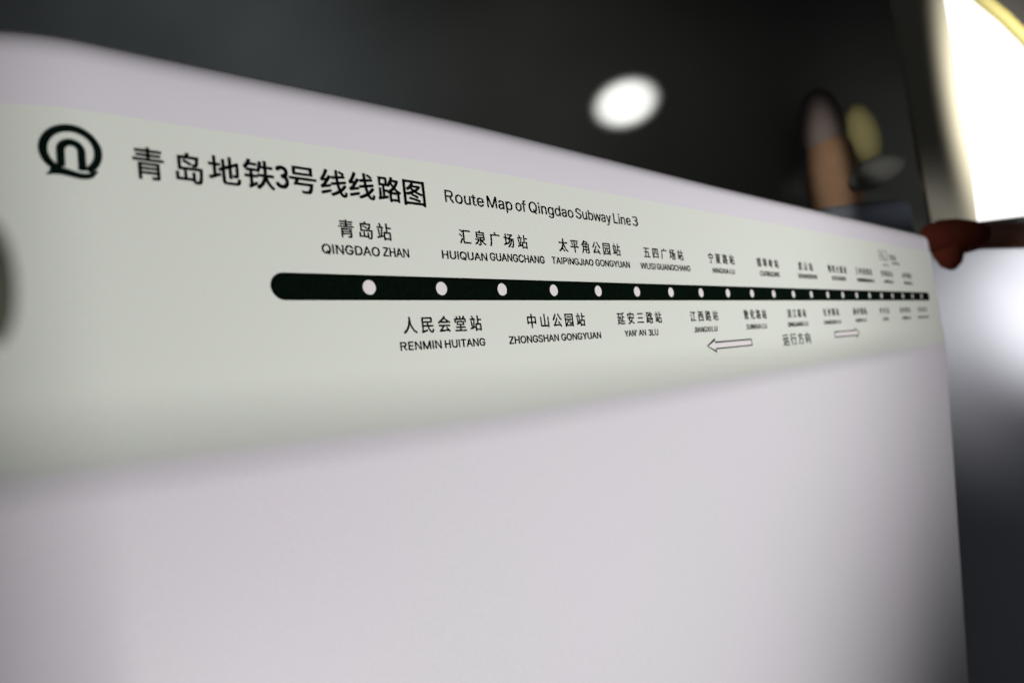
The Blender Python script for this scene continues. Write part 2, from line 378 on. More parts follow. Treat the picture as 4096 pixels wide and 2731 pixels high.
    'Q': (533, '245,159 313,159 369,85 384,65 468,-48 401,-48 346,27 331,46 267,-7 235,-5 205,1 177,11 150,25 126,42 105,63 86,88 70,115 57,146 48,179 42,215 40,254 42,293 48,329 57,362 70,393 86,421 105,445 126,466 150,484 177,498 205,508 235,514 267,516 299,514 329,508 357,498 384,484 408,466 429,445 448,421 464,393 477,362 486,329 491,293 493,254 491,215 486,179 477,146 464,115 448,88 429,63 408,42 384,25 357,11 329,1 299,-5 267,53 289,54 310,59 330,66 349,76 367,89 383,105 396,123 408,144 418,168 425,194 429,223 430,254 429,286 425,314 418,341 408,365 396,386 383,404 367,420 349,433 330,443 310,450 289,454 267,456 245,454 223,450 203,443 184,433 167,420 151,404 137,385 125,364 116,340 109,314 105,285 103,254 105,223 109,194 116,168 125,144 137,123 151,105 167,89 184,76 203,66 223,59 245,54', '7,0,1 7,1,2 7,2,3 7,3,4 6,7,4 5,6,4 31,32,33 30,31,33 30,33,34 29,30,34 29,34,35 29,35,36 28,29,36 27,28,36 27,36,37 27,37,38 26,27,81 81,27,80 80,27,79 79,27,38 78,79,38 26,81,82 77,78,38 26,82,83 77,38,39 25,26,83 76,77,39 25,83,84 75,76,39 25,84,85 24,25,85 75,39,40 74,75,40 24,85,86 73,74,40 24,86,87 23,24,87 73,40,41 72,73,41 23,87,88 71,72,41 23,88,89 22,23,89 71,41,42 70,71,42 22,89,90 21,22,90 70,42,43 69,70,43 21,90,91 69,43,44 20,21,91 68,69,44 20,91,92 19,20,92 19,92,93 67,68,44 67,44,45 19,93,94 66,67,45 18,19,94 66,45,46 18,94,95 65,66,46 65,46,47 17,18,95 17,95,96 64,65,47 16,17,96 64,47,48 16,96,97 63,64,48 16,97,98 62,63,48 15,16,98 62,48,49 15,98,99 61,62,49 15,99,100 60,61,49 14,15,100 60,49,50 14,100,101 59,60,50 14,101,102 58,59,50 13,14,102 58,50,51 13,102,103 57,58,51 13,103,56 56,57,51 13,56,51 13,51,52 12,13,52 11,12,52 11,52,53 11,53,54 10,11,54 10,54,55 9,10,55 9,55,8'),
    'R': (500, '62,0 118,0 118,509 62,509 118,453 300,453 300,509 118,509 118,225 300,225 300,281 118,281 300,225 333,230 319,284 300,281 333,230 364,244 336,293 319,284 364,244 391,267 351,306 336,293 391,267 411,296 362,324 351,306 411,296 424,330 370,345 362,324 424,330 428,367 372,367 370,345 428,367 424,404 370,389 372,367 424,404 411,438 362,410 370,389 411,438 391,467 351,428 362,410 391,467 364,490 336,441 351,428 364,490 333,504 319,450 336,441 333,504 300,509 300,453 319,450 245,228 310,232 455,0 385,0', '0,1,2,3 4,5,6,7 8,9,10,11 12,13,14,15 16,17,18,19 20,21,22,23 24,25,26,27 28,29,30,31 32,33,34,35 36,37,38,39 40,41,42,43 44,45,46,47 48,49,50,51 52,53,54,55 56,57,58,59 60,61,62,63'),
    'S': (447, '224,-9 197,-8 172,-4 149,1 128,9 108,19 91,31 76,45 64,60 54,77 46,96 41,115 38,137 104,137 107,123 110,110 116,98 123,88 132,79 142,71 154,64 166,59 180,55 194,52 209,50 224,49 241,50 257,52 272,55 286,60 299,66 311,74 321,82 329,92 336,102 341,114 345,126 346,139 345,151 342,161 338,171 332,179 325,186 316,193 307,199 296,205 284,209 272,214 259,218 245,222 184,239 154,249 128,260 105,274 86,289 71,307 60,326 54,348 52,372 53,393 58,413 65,431 75,448 87,463 102,476 119,488 138,498 158,506 180,511 203,514 227,516 252,514 275,511 296,505 316,498 334,488 351,476 365,463 377,449 387,433 394,415 399,397 401,378 337,378 334,396 326,412 316,426 302,437 286,447 267,453 247,457 225,459 209,458 194,456 180,452 167,448 156,442 145,435 136,427 129,418 123,409 118,398 116,387 115,376 116,363 119,352 124,342 131,334 139,326 148,319 158,313 169,308 180,304 191,300 202,296 212,293 264,279 276,276 287,272 299,268 312,264 324,258 336,252 347,245 359,238 369,229 379,220 387,209 395,198 401,185 405,171 407,155 408,139 407,118 403,99 396,81 386,64 374,48 360,34 343,21 323,11 302,2 278,-4 252,-8', '69,70,71 68,69,71 68,71,72 67,68,72 67,72,73 66,67,73 66,73,74 65,66,74 65,74,75 64,65,75 64,75,76 64,76,77 63,64,77 63,77,91 91,77,90 90,77,78 62,63,92 92,63,91 62,92,93 89,90,78 62,93,94 88,89,78 62,94,95 88,78,79 61,62,95 61,95,96 87,88,79 61,96,97 86,87,79 61,97,98 86,79,80 60,61,98 60,98,99 85,86,80 60,99,100 85,80,81 59,60,100 84,85,81 59,100,101 59,101,102 84,81,82 83,84,82 58,59,102 58,102,103 58,103,104 57,58,104 57,104,105 57,105,106 56,57,106 56,106,107 56,107,108 55,56,108 55,108,109 55,109,110 55,110,111 55,111,112 54,55,112 54,112,113 54,113,114 54,114,115 54,115,116 53,54,116 53,116,117 53,117,118 52,53,118 52,118,119 52,119,120 52,120,121 51,52,121 51,121,122 51,122,123 50,51,123 50,123,124 49,50,124 49,124,125 49,125,126 48,49,126 48,126,127 47,48,127 46,47,127 45,46,127 45,127,128 44,45,128 43,44,128 43,128,129 42,43,129 41,42,129 41,129,130 40,41,130 40,130,131 39,40,131 38,39,131 38,131,132 37,38,132 36,37,132 36,132,133 11,12,13 11,13,14 35,36,133 11,14,15 35,133,134 10,11,15 34,35,134 10,15,16 33,34,134 33,134,135 10,16,17 9,10,17 32,33,135 9,17,18 31,32,135 31,135,136 9,18,19 8,9,19 30,31,136 8,19,20 29,30,136 8,20,21 29,136,137 28,29,137 7,8,21 7,21,22 27,28,137 7,22,23 26,27,137 7,23,24 25,26,137 7,24,25 7,25,137 7,137,138 6,7,138 6,138,139 5,6,139 5,139,140 4,5,140 4,140,141 3,4,141 3,141,142 2,3,142 2,142,143 1,2,143 1,143,0'),
    'T': (449, '32,452 32,509 417,509 417,452 257,452 257,0 193,0 193,452', '0,1,2 0,2,3 7,0,3 6,7,4 4,7,3 6,4,5'),
    'U': (517, '259,-8 230,-7 203,-2 177,5 154,15 133,28 114,43 98,60 85,80 74,101 66,124 62,148 60,173 60,509 124,509 124,178 125,160 128,144 133,128 141,113 150,99 160,87 173,77 187,68 203,61 220,56 239,53 259,52 279,53 298,56 315,61 331,68 345,77 357,87 368,99 377,113 384,128 389,144 392,160 393,178 393,509 457,509 457,173 456,148 451,124 443,101 433,80 419,60 403,43 384,28 363,15 340,5 315,-2 288,-7', '12,13,14 12,14,15 39,40,41 39,41,42 12,15,16 38,39,42 11,12,16 38,42,43 11,16,17 37,38,43 37,43,44 10,11,17 10,17,18 36,37,44 10,18,19 35,36,44 9,10,19 35,44,45 9,19,20 34,35,45 8,9,20 34,45,46 8,20,21 33,34,46 8,21,22 32,33,46 7,8,22 32,46,47 7,22,23 31,32,47 7,23,24 30,31,47 7,24,25 29,30,47 6,7,25 29,47,48 6,25,26 28,29,48 6,26,27 27,28,48 6,27,48 5,6,48 5,48,49 5,49,50 4,5,50 3,4,50 3,50,51 2,3,51 2,51,52 1,2,52 1,52,53 0,1,53'),
    'W': (690, '8,509 68,509 205,0 150,0 150,0 205,0 375,509 318,509 318,509 375,509 540,0 485,0 485,0 540,0 682,509 622,509', '0,1,2,3 4,5,6,7 8,9,10,11 12,13,14,15'),
    'X': (470, '20,0 88,0 450,509 382,509 382,0 450,0 88,509 20,509', '0,1,2,3 4,5,6,7'),
    'Y': (472, '203,0 203,208 16,509 91,509 192,344 200,331 208,318 215,305 222,292 229,279 236,264 243,248 250,230 224,230 231,248 237,265 244,280 251,293 258,306 265,318 273,331 280,344 381,509 455,509 268,208 268,0', '1,2,3 1,3,4 21,22,23 21,23,24 1,4,5 20,21,24 19,20,24 1,5,6 18,19,24 1,6,7 17,18,24 1,7,8 16,17,24 1,8,9 15,16,24 1,9,10 14,15,11 11,15,24 1,10,14 14,10,11 1,14,13 12,11,24 1,13,12 1,12,24 0,1,24 0,24,25'),
    'Z': (430, '35,0 395,0 395,56 35,56 45,453 390,453 390,509 45,509 35,50 105,50 390,459 320,459', '0,1,2,3 4,5,6,7 8,9,10,11'),
    'a': (389, '160,-9 142,-8 126,-5 110,-1 94,5 80,12 68,22 57,32 48,45 40,58 35,73 31,90 30,108 31,123 34,138 38,150 43,161 50,171 58,179 67,187 78,193 89,199 100,203 112,207 125,211 138,213 152,216 165,218 178,220 194,222 209,224 222,225 234,227 244,228 252,230 259,232 265,235 270,238 273,243 275,248 276,255 276,257 275,268 273,279 271,288 267,297 262,304 256,311 248,317 240,322 230,326 220,329 208,330 196,331 183,330 171,329 159,326 149,322 140,318 132,313 124,307 118,301 112,294 107,288 103,281 100,274 41,291 48,308 57,322 67,335 79,346 91,355 104,364 118,370 133,375 148,379 163,382 179,384 194,384 204,384 215,383 227,382 239,379 251,376 263,372 275,367 286,360 296,353 306,343 315,333 322,320 329,306 333,290 336,272 337,251 337,0 277,0 277,52 272,52 269,45 264,38 258,32 252,25 244,18 236,12 226,6 215,1 203,-3 190,-6 176,-8 170,45 187,46 202,49 216,53 228,59 239,66 248,74 257,83 263,93 269,104 272,115 275,126 276,138 276,190 273,188 270,186 265,184 259,182 253,180 246,179 239,177 231,176 223,175 216,173 208,172 200,171 193,170 186,169 181,169 175,168 165,166 154,164 144,162 134,159 125,155 117,150 110,145 103,139 98,132 95,124 93,115 92,105 92,95 94,87 98,79 102,72 107,66 114,61 121,56 130,52 139,49 149,47 159,46', '77,78,79 77,79,80 76,77,80 76,80,81 75,76,81 75,81,82 74,75,82 74,82,83 74,83,84 73,74,84 73,84,85 72,73,85 72,85,86 71,72,86 71,86,87 70,71,87 70,87,88 69,70,88 69,88,89 68,69,54 54,69,53 53,69,89 53,89,52 52,89,90 68,54,55 51,52,90 68,55,56 50,51,90 68,56,57 49,50,90 68,57,58 67,68,58 48,49,90 48,90,91 67,58,59 47,48,91 67,59,60 46,47,91 66,67,60 66,60,61 46,91,92 45,46,92 66,61,62 44,45,92 66,62,63 65,66,64 64,66,63 44,92,93 43,44,93 42,43,93 42,93,94 41,42,94 40,41,94 39,40,94 39,94,95 38,39,95 37,38,95 36,37,95 35,36,123 123,36,95 34,35,123 33,34,123 32,33,123 31,32,123 30,31,123 29,30,123 28,29,123 27,28,123 26,27,123 25,26,123 24,25,123 23,24,123 22,23,123 21,22,123 20,21,123 19,20,123 19,123,124 122,123,95 19,124,125 18,19,125 18,125,126 18,126,127 18,127,128 18,128,129 17,18,129 17,129,130 17,130,131 17,131,132 17,132,133 17,133,134 17,134,135 17,135,136 16,17,136 16,136,137 16,137,138 16,138,139 16,139,140 16,140,141 16,141,142 16,142,143 15,16,143 15,143,144 15,144,145 15,145,146 14,15,146 14,146,147 14,147,148 121,122,95 13,14,148 13,148,149 120,121,95 13,149,150 12,13,150 12,150,151 119,120,95 11,12,151 11,151,152 118,119,95 11,152,153 117,118,95 10,11,153 10,153,154 116,117,97 97,117,95 10,154,155 115,116,97 9,10,155 9,155,156 9,156,157 114,115,97 9,157,158 113,114,97 8,9,158 8,158,159 112,113,98 98,113,97 8,159,160 112,98,99 96,97,95 8,160,161 111,112,99 8,161,162 110,111,99 8,162,110 8,110,99 8,99,100 7,8,100 7,100,101 6,7,101 6,101,102 6,102,103 5,6,103 5,103,104 4,5,104 4,104,105 4,105,106 3,4,106 3,106,107 2,3,107 2,107,108 1,2,108 1,108,109 0,1,109'),
    'b': (424, '229,-8 213,-7 198,-5 184,-1 172,4 162,10 153,17 145,24 138,31 132,39 127,46 122,53 118,59 112,59 112,0 53,0 53,509 114,509 114,319 118,319 122,325 127,331 132,338 137,346 144,353 152,360 161,367 171,373 183,378 197,381 212,384 229,384 252,383 274,378 294,371 313,361 330,347 345,332 359,313 370,293 379,270 385,245 389,218 390,189 389,160 385,133 379,108 370,84 359,64 346,45 330,29 313,16 294,5 274,-2 252,-7 220,47 237,48 253,51 267,57 279,66 291,76 301,88 309,101 316,117 321,133 325,151 327,170 328,189 327,209 325,227 321,245 316,261 309,276 301,290 291,301 280,311 267,319 253,325 237,329 220,330 203,329 188,325 174,320 161,312 150,302 140,291 132,278 125,263 120,247 116,229 113,210 113,189 113,169 116,150 120,132 125,115 132,100 140,86 150,75 162,65 174,57 188,51 204,48', '15,16,17 15,17,18 30,31,32 29,30,32 29,32,33 28,29,33 28,33,34 27,28,34 26,27,34 26,34,35 25,26,35 25,35,36 24,25,36 23,24,36 23,36,37 22,23,37 21,22,37 21,37,79 79,37,78 78,37,38 20,21,79 20,79,80 20,80,81 77,78,38 20,81,82 76,77,38 19,20,82 19,82,83 75,76,38 15,18,19 15,19,88 88,19,87 87,19,86 86,19,85 85,19,84 84,19,83 75,38,39 74,75,39 73,74,39 73,39,40 72,73,40 71,72,40 71,40,41 70,71,41 15,88,89 69,70,41 69,41,42 15,89,90 68,69,42 68,42,43 15,90,91 67,68,43 15,91,92 66,67,43 66,43,44 65,66,44 15,92,93 65,44,45 64,65,45 15,93,94 63,64,45 63,45,46 15,94,95 62,63,46 15,95,96 62,46,47 61,62,47 15,96,13 13,96,97 60,61,47 13,97,98 60,47,48 59,60,48 13,98,99 58,59,48 13,99,12 12,99,100 58,48,49 15,13,14 11,12,100 57,58,49 11,100,101 10,11,101 56,57,49 10,101,102 55,56,49 10,102,55 10,55,49 9,10,49 9,49,50 8,9,50 7,8,50 7,50,51 6,7,51 5,6,51 5,51,52 4,5,52 4,52,53 3,4,53 2,3,53 2,53,54 1,2,54 1,54,0'),
    'd': (424, '195,-8 172,-7 151,-2 130,5 111,16 94,29 79,45 66,64 55,84 46,108 39,133 35,160 34,189 35,218 39,245 46,270 55,293 66,313 79,332 95,347 112,361 131,371 151,378 173,383 196,384 213,384 228,381 241,378 253,373 263,367 272,360 280,353 287,346 293,338 298,331 303,325 306,319 311,319 311,509 372,509 372,0 313,0 313,59 307,59 303,53 298,46 293,39 287,31 280,24 272,17 263,10 252,4 241,-1 227,-5 212,-7 205,47 221,48 236,51 250,57 263,65 274,75 284,86 293,100 299,115 305,132 309,150 311,169 312,189 311,210 309,229 305,247 300,263 293,278 284,291 275,302 263,312 251,320 237,325 221,329 205,330 187,329 172,325 157,319 145,311 133,301 124,290 115,276 108,261 103,245 99,227 97,209 96,189 97,170 99,151 103,133 109,117 115,101 124,88 134,76 145,66 158,57 172,51 188,48', '37,38,39 37,39,40 23,24,25 23,25,26 22,23,26 22,26,27 21,22,27 21,27,28 21,28,29 20,21,29 20,29,30 19,20,30 19,30,31 19,31,32 18,19,32 18,32,33 18,33,34 17,18,80 80,18,79 79,18,34 79,34,35 78,79,35 77,78,35 17,80,81 76,77,35 17,81,82 76,35,36 75,76,36 17,82,83 75,36,37 75,37,74 74,37,73 73,37,72 72,37,71 71,37,70 70,37,40 16,17,83 16,83,84 16,84,85 15,16,85 15,85,86 15,86,87 14,15,87 14,87,88 69,70,40 14,88,89 13,14,89 68,69,40 13,89,90 12,13,90 67,68,40 12,90,91 12,91,92 66,67,40 11,12,92 11,92,93 65,66,40 10,11,93 10,93,94 64,65,40 10,94,95 9,10,95 63,64,40 9,95,96 62,63,40 8,9,96 8,96,97 61,62,42 42,62,40 8,97,98 60,61,42 7,8,98 7,98,99 59,60,42 7,99,100 58,59,43 43,59,42 6,7,100 58,43,44 41,42,40 6,100,101 57,58,44 57,44,45 6,101,102 56,57,45 6,102,55 55,56,45 6,55,45 6,45,46 5,6,46 5,46,47 5,47,48 4,5,48 4,48,49 4,49,50 3,4,50 3,50,51 2,3,51 2,51,52 2,52,53 1,2,53 1,53,54 0,1,54'),
    'e': (404, '212,-8 185,-7 161,-2 138,6 117,16 98,30 82,46 68,64 56,85 46,108 40,132 35,159 34,187 35,215 39,242 46,267 55,290 67,311 81,329 97,346 115,359 135,370 157,378 180,383 205,384 221,384 236,382 251,379 266,374 280,368 294,361 307,351 319,341 331,329 341,315 350,299 357,282 363,263 368,242 370,219 371,194 371,169 75,169 75,221 338,221 310,202 309,220 307,237 303,254 298,269 291,282 283,294 273,305 263,314 250,321 237,326 222,329 205,330 189,329 173,326 159,321 146,313 135,304 125,294 116,282 109,270 103,256 99,241 97,226 96,211 96,178 97,157 100,139 104,122 110,106 118,92 128,80 139,70 151,61 165,55 179,50 195,47 212,46 224,47 234,48 244,50 254,53 263,56 271,61 278,66 285,73 292,80 297,88 302,96 306,105 365,91 360,77 353,63 345,51 335,39 324,29 311,19 298,11 283,4 266,-1 249,-5 231,-7', '23,24,25 23,25,26 22,23,26 22,26,27 22,27,28 21,22,28 21,28,29 20,21,29 20,29,30 20,30,31 19,20,31 19,31,32 18,19,32 18,32,57 57,32,33 18,57,58 56,57,33 17,18,58 55,56,33 17,58,59 55,33,34 54,55,34 17,59,60 53,54,34 17,60,61 53,34,35 52,53,35 17,61,62 16,17,62 51,52,35 16,62,63 51,35,36 50,51,36 16,63,64 15,16,64 15,64,65 49,50,36 49,36,37 15,65,66 48,49,37 14,15,66 48,37,38 14,66,67 47,48,38 47,38,39 13,14,67 13,67,68 46,47,44 44,47,39 13,68,43 43,68,69 13,43,42 69,43,46 46,43,44 45,44,39 69,46,45 45,39,40 12,13,42 70,69,45 70,45,40 70,40,41 11,12,42 71,70,41 11,42,41 11,41,71 10,11,71 10,71,72 10,72,73 9,10,73 9,73,74 8,9,74 8,74,75 93,94,95 92,93,95 8,75,76 92,95,96 91,92,96 7,8,76 7,76,77 90,91,96 90,96,97 89,90,97 7,77,78 88,89,97 6,7,78 88,97,98 6,78,79 87,88,98 86,87,98 6,79,80 85,86,98 85,98,99 6,80,81 84,85,99 83,84,99 6,81,82 82,83,99 6,82,99 5,6,99 5,99,100 4,5,100 4,100,101 4,101,102 3,4,102 3,102,103 2,3,103 2,103,104 2,104,105 1,2,105 1,105,106 0,1,106'),
    'f': (254, '228,379 228,327 6,327 6,379 81,0 81,432 82,447 84,461 89,474 96,486 104,496 113,505 124,513 135,519 148,524 161,527 174,529 187,530 197,530 207,529 215,528 222,527 229,525 234,524 239,522 243,521 227,468 225,469 222,470 219,471 215,472 211,473 206,473 200,474 195,474 182,473 171,470 162,466 154,460 149,452 145,443 142,431 142,419 142,0', '2,3,0 2,0,1 16,17,18 16,18,19 15,16,19 15,19,20 15,20,21 14,15,21 14,21,22 14,22,23 14,23,24 13,14,24 13,24,25 13,25,26 12,13,26 11,12,27 27,12,26 10,11,30 30,11,29 29,11,28 28,11,27 9,10,32 32,10,31 31,10,30 8,9,34 34,9,33 33,9,32 7,8,35 35,8,34 7,35,36 7,36,37 7,37,38 6,7,38 6,38,39 6,39,40 5,6,40 5,40,41 4,5,41 4,41,42 4,42,43'),
    'g': (425, '207,-151 187,-150 168,-148 150,-144 134,-140 119,-134 105,-127 93,-119 82,-110 73,-101 64,-91 57,-80 51,-69 101,-41 106,-47 110,-53 116,-59 122,-66 128,-72 136,-78 145,-83 154,-88 165,-92 178,-95 192,-97 207,-97 229,-96 249,-92 267,-85 282,-75 295,-62 304,-47 310,-28 311,-6 311,68 306,68 302,62 298,56 293,49 287,41 280,34 272,28 263,21 252,16 241,11 227,8 212,5 195,5 173,6 152,10 132,17 113,27 95,39 80,53 67,71 55,90 46,112 39,136 35,163 34,191 35,220 39,246 46,271 55,293 66,314 80,332 95,347 112,361 131,371 152,378 173,383 196,384 213,384 228,382 242,378 253,373 264,367 273,360 281,353 288,346 294,338 299,331 304,325 308,319 313,319 313,379 372,379 372,-9 371,-32 367,-54 360,-73 350,-90 338,-104 324,-117 308,-127 291,-136 271,-142 251,-147 229,-150 205,59 222,60 237,63 251,68 264,75 275,84 285,95 293,107 300,121 305,137 309,154 312,172 312,193 312,212 309,231 305,248 300,264 293,278 285,291 275,303 264,312 251,320 237,325 222,329 205,330 188,329 172,325 158,320 145,312 134,302 124,290 115,277 109,262 103,246 99,229 97,212 96,193 97,173 99,155 103,138 109,123 116,108 124,96 134,85 145,76 158,68 172,63 188,60', '70,71,72 70,72,73 69,70,73 69,73,74 84,85,86 84,86,87 68,69,74 68,74,75 68,75,76 67,68,76 67,76,77 66,67,77 66,77,78 66,78,79 65,66,79 65,79,80 65,80,81 64,65,124 124,65,123 123,65,81 123,81,82 122,123,82 121,122,82 64,124,125 120,121,82 64,125,126 120,82,83 119,120,83 64,126,127 119,83,84 119,84,118 118,84,117 117,84,116 116,84,115 115,84,114 114,84,87 63,64,127 63,127,128 63,128,129 62,63,129 62,129,130 62,130,131 61,62,131 61,131,132 113,114,87 61,132,133 60,61,133 112,113,87 60,133,134 59,60,134 111,112,87 59,134,135 59,135,136 110,111,87 58,59,136 58,136,137 109,110,87 57,58,137 57,137,138 108,109,87 57,138,139 107,108,87 56,57,139 56,139,140 106,107,87 55,56,140 55,140,141 105,106,34 34,106,87 55,141,142 104,105,34 54,55,142 54,142,143 103,104,34 54,143,144 102,103,35 35,103,34 53,54,144 53,144,145 102,35,36 33,34,87 101,102,36 53,145,146 100,101,36 100,36,37 53,146,99 99,100,37 53,99,37 53,37,38 52,53,38 52,38,39 52,39,40 51,52,40 51,40,41 51,41,42 50,51,42 50,42,43 49,50,43 49,43,44 49,44,45 48,49,45 48,45,46 47,48,46 32,33,87 32,87,88 31,32,88 31,88,89 12,13,14 30,31,89 12,14,15 12,15,16 30,89,90 12,16,17 29,30,90 12,17,18 11,12,18 11,18,19 29,90,91 28,29,91 11,19,20 10,11,20 10,20,21 27,28,91 10,21,22 27,91,92 9,10,22 26,27,92 9,22,23 9,23,24 25,26,92 9,24,25 9,25,92 8,9,92 8,92,93 7,8,93 7,93,94 6,7,94 5,6,94 5,94,95 4,5,95 4,95,96 3,4,96 3,96,97 2,3,97 2,97,98 1,2,98 1,98,0'),
    'i': (167, '84,443 75,444 67,446 60,449 54,455 48,461 44,468 42,475 41,483 42,491 44,499 48,506 54,512 60,517 67,521 75,523 84,524 92,523 100,521 107,517 114,512 119,506 123,499 126,491 126,483 126,475 123,468 119,461 114,455 107,449 100,446 92,444 53,0 53,379 114,379 114,0', '15,16,17 14,15,17 14,17,18 13,14,18 13,18,19 12,13,19 12,19,20 11,12,20 11,20,21 11,21,22 10,11,22 9,10,22 9,22,23 9,23,24 8,9,24 7,8,24 7,24,25 6,7,25 6,25,26 5,6,26 5,26,27 4,5,27 4,27,28 3,4,28 3,28,29 3,29,30 2,3,30 1,2,30 1,30,31 0,1,31 32,33,34 32,34,35'),
    'n': (410, '114,227 114,0 53,0 53,379 112,379 112,287 102,287 112,312 124,332 137,349 152,362 169,372 187,379 207,383 227,384 246,383 264,380 280,376 295,369 309,360 321,349 332,336 341,321 348,304 353,285 356,264 357,240 357,0 296,0 296,235 295,256 290,275 283,291 273,304 260,315 246,323 229,328 210,329 197,328 184,326 172,322 161,317 150,311 141,303 133,293 126,283 121,271 117,257 114,243', '13,14,15 13,15,16 12,13,16 12,16,17 2,3,4 2,4,6 6,4,5 11,12,17 11,17,18 10,11,18 10,18,19 9,10,19 9,19,20 8,9,20 8,20,21 8,21,37 37,21,22 7,8,39 39,8,38 38,8,37 36,37,22 35,36,22 7,39,40 34,35,22 7,40,41 34,22,23 7,41,42 33,34,23 6,7,42 6,42,43 32,33,23 32,23,24 6,43,44 6,44,45 31,32,24 2,6,47 47,6,46 46,6,45 31,24,25 30,31,25 30,25,26 2,47,48 29,30,26 2,48,0 29,26,27 28,29,27 2,0,1'),
    'o': (415, '207,-8 182,-7 159,-2 137,6 117,16 98,30 82,46 68,64 56,85 46,108 40,133 36,159 34,187 36,216 40,243 46,268 56,291 68,312 82,330 98,346 117,360 137,371 159,378 182,383 207,384 233,383 256,378 278,371 299,360 317,346 333,330 347,312 359,291 369,268 376,243 380,216 381,187 380,159 376,133 369,108 359,85 347,64 333,46 317,30 299,16 278,6 256,-2 233,-7 207,46 226,48 242,51 257,57 270,66 282,76 292,89 300,102 307,117 312,134 316,151 318,169 319,187 318,206 316,224 312,242 307,258 300,274 292,287 282,300 270,310 257,319 242,325 226,329 207,330 189,329 173,325 158,319 145,310 134,300 124,287 115,274 108,258 103,242 99,224 97,206 96,187 97,169 99,151 103,134 108,117 115,102 124,89 134,76 145,66 158,57 173,51 189,48', '23,24,25 23,25,26 22,23,26 21,22,26 21,26,27 20,21,27 20,27,28 19,20,28 19,28,29 19,29,30 18,19,30 18,30,72 72,30,71 71,30,31 17,18,73 73,18,72 17,73,74 70,71,31 17,74,75 69,70,31 17,75,76 68,69,31 16,17,76 68,31,32 16,76,77 67,68,32 16,77,78 66,67,32 15,16,78 66,32,33 15,78,79 65,66,33 15,79,80 64,65,33 14,15,80 64,33,34 14,80,81 63,64,34 63,34,35 13,14,81 13,81,82 62,63,35 13,82,83 61,62,35 12,13,83 61,35,36 12,83,84 60,61,36 11,12,84 11,84,85 59,60,36 59,36,37 58,59,37 11,85,86 10,11,86 58,37,38 10,86,87 57,58,38 56,57,38 10,87,88 9,10,88 56,38,39 9,88,89 55,56,39 8,9,89 55,39,40 54,55,40 8,89,90 53,54,40 8,90,91 7,8,91 53,40,41 52,53,41 7,91,92 7,92,93 51,52,41 6,7,93 51,41,42 6,93,94 50,51,42 6,94,95 49,50,42 6,95,48 48,49,42 6,48,42 5,6,42 5,42,43 4,5,43 4,43,44 3,4,44 3,44,45 2,3,45 2,45,46 1,2,46 1,46,47 0,1,47'),
    'p': (424, '53,-143 53,379 112,379 112,319 118,319 122,325 126,331 131,338 137,346 144,353 152,360 161,367 171,373 183,378 197,381 212,384 229,384 252,383 274,378 294,371 313,361 330,347 345,332 359,313 370,293 379,270 385,245 389,218 390,189 389,160 385,133 379,108 370,84 359,64 346,45 330,29 313,16 294,5 274,-2 252,-7 229,-8 213,-7 198,-5 184,-1 173,4 162,10 153,17 145,24 138,31 132,39 127,46 122,53 118,59 114,59 114,-143 220,47 237,48 253,51 267,57 279,66 291,76 301,88 309,101 316,117 321,133 325,151 327,170 328,189 327,209 325,227 321,245 316,261 309,276 301,290 291,301 280,311 267,319 253,325 237,329 220,330 203,329 188,325 174,320 161,312 150,302 140,291 132,278 125,263 120,247 116,229 113,210 113,189 113,169 116,150 120,132 125,115 132,100 140,86 150,75 162,65 174,57 188,51 204,48', '15,16,17 14,15,17 14,17,18 13,14,18 0,1,2 0,2,3 13,18,19 12,13,19 11,12,19 11,19,20 10,11,20 10,20,21 9,10,21 8,9,21 8,21,22 7,8,22 6,7,22 6,22,79 79,22,78 78,22,23 5,6,79 5,79,80 5,80,81 77,78,23 5,81,82 76,77,23 4,5,82 4,82,83 75,76,23 0,3,4 0,4,89 89,4,88 88,4,87 87,4,86 86,4,85 85,4,84 84,4,83 75,23,24 74,75,24 73,74,24 73,24,25 72,73,25 71,72,25 71,25,26 70,71,26 69,70,26 69,26,27 0,89,90 68,69,27 68,27,28 0,90,91 67,68,28 0,91,92 66,67,28 66,28,29 65,66,29 0,92,93 65,29,30 64,65,30 0,93,94 63,64,30 63,30,31 0,94,95 62,63,31 0,95,53 53,95,96 62,31,32 61,62,32 53,96,97 60,61,32 53,97,98 60,32,33 59,60,33 53,98,99 58,59,33 53,99,52 52,99,100 58,33,34 0,53,54 51,52,100 57,58,34 51,100,101 50,51,101 56,57,34 50,101,102 55,56,34 50,102,55 50,55,34 49,50,34 49,34,35 48,49,35 47,48,35 47,35,36 46,47,36 45,46,36 45,36,37 44,45,37 44,37,38 43,44,38 42,43,38 42,38,39 41,42,39 41,39,40'),
    't': (227, '204,379 204,327 6,327 6,379 65,471 126,471 126,98 127,86 128,76 132,68 136,61 142,56 150,53 159,51 170,50 173,50 177,50 181,51 185,51 190,52 194,52 198,53 202,54 213,2 208,0 203,-1 198,-2 192,-3 186,-3 180,-4 174,-4 168,-4 145,-3 125,2 107,10 92,21 80,35 72,52 67,71 65,93', '2,3,0 2,0,1 39,4,5 39,5,6 39,6,7 38,39,7 38,7,8 38,8,9 37,38,9 37,9,10 37,10,11 37,11,12 21,22,23 20,21,23 37,12,13 19,20,23 36,37,13 18,19,23 17,18,23 36,13,14 16,17,23 15,16,23 14,15,23 36,14,23 35,36,23 34,35,23 33,34,23 32,33,23 32,23,24 32,24,25 32,25,26 32,26,27 31,32,27 31,27,28 31,28,29 31,29,30'),
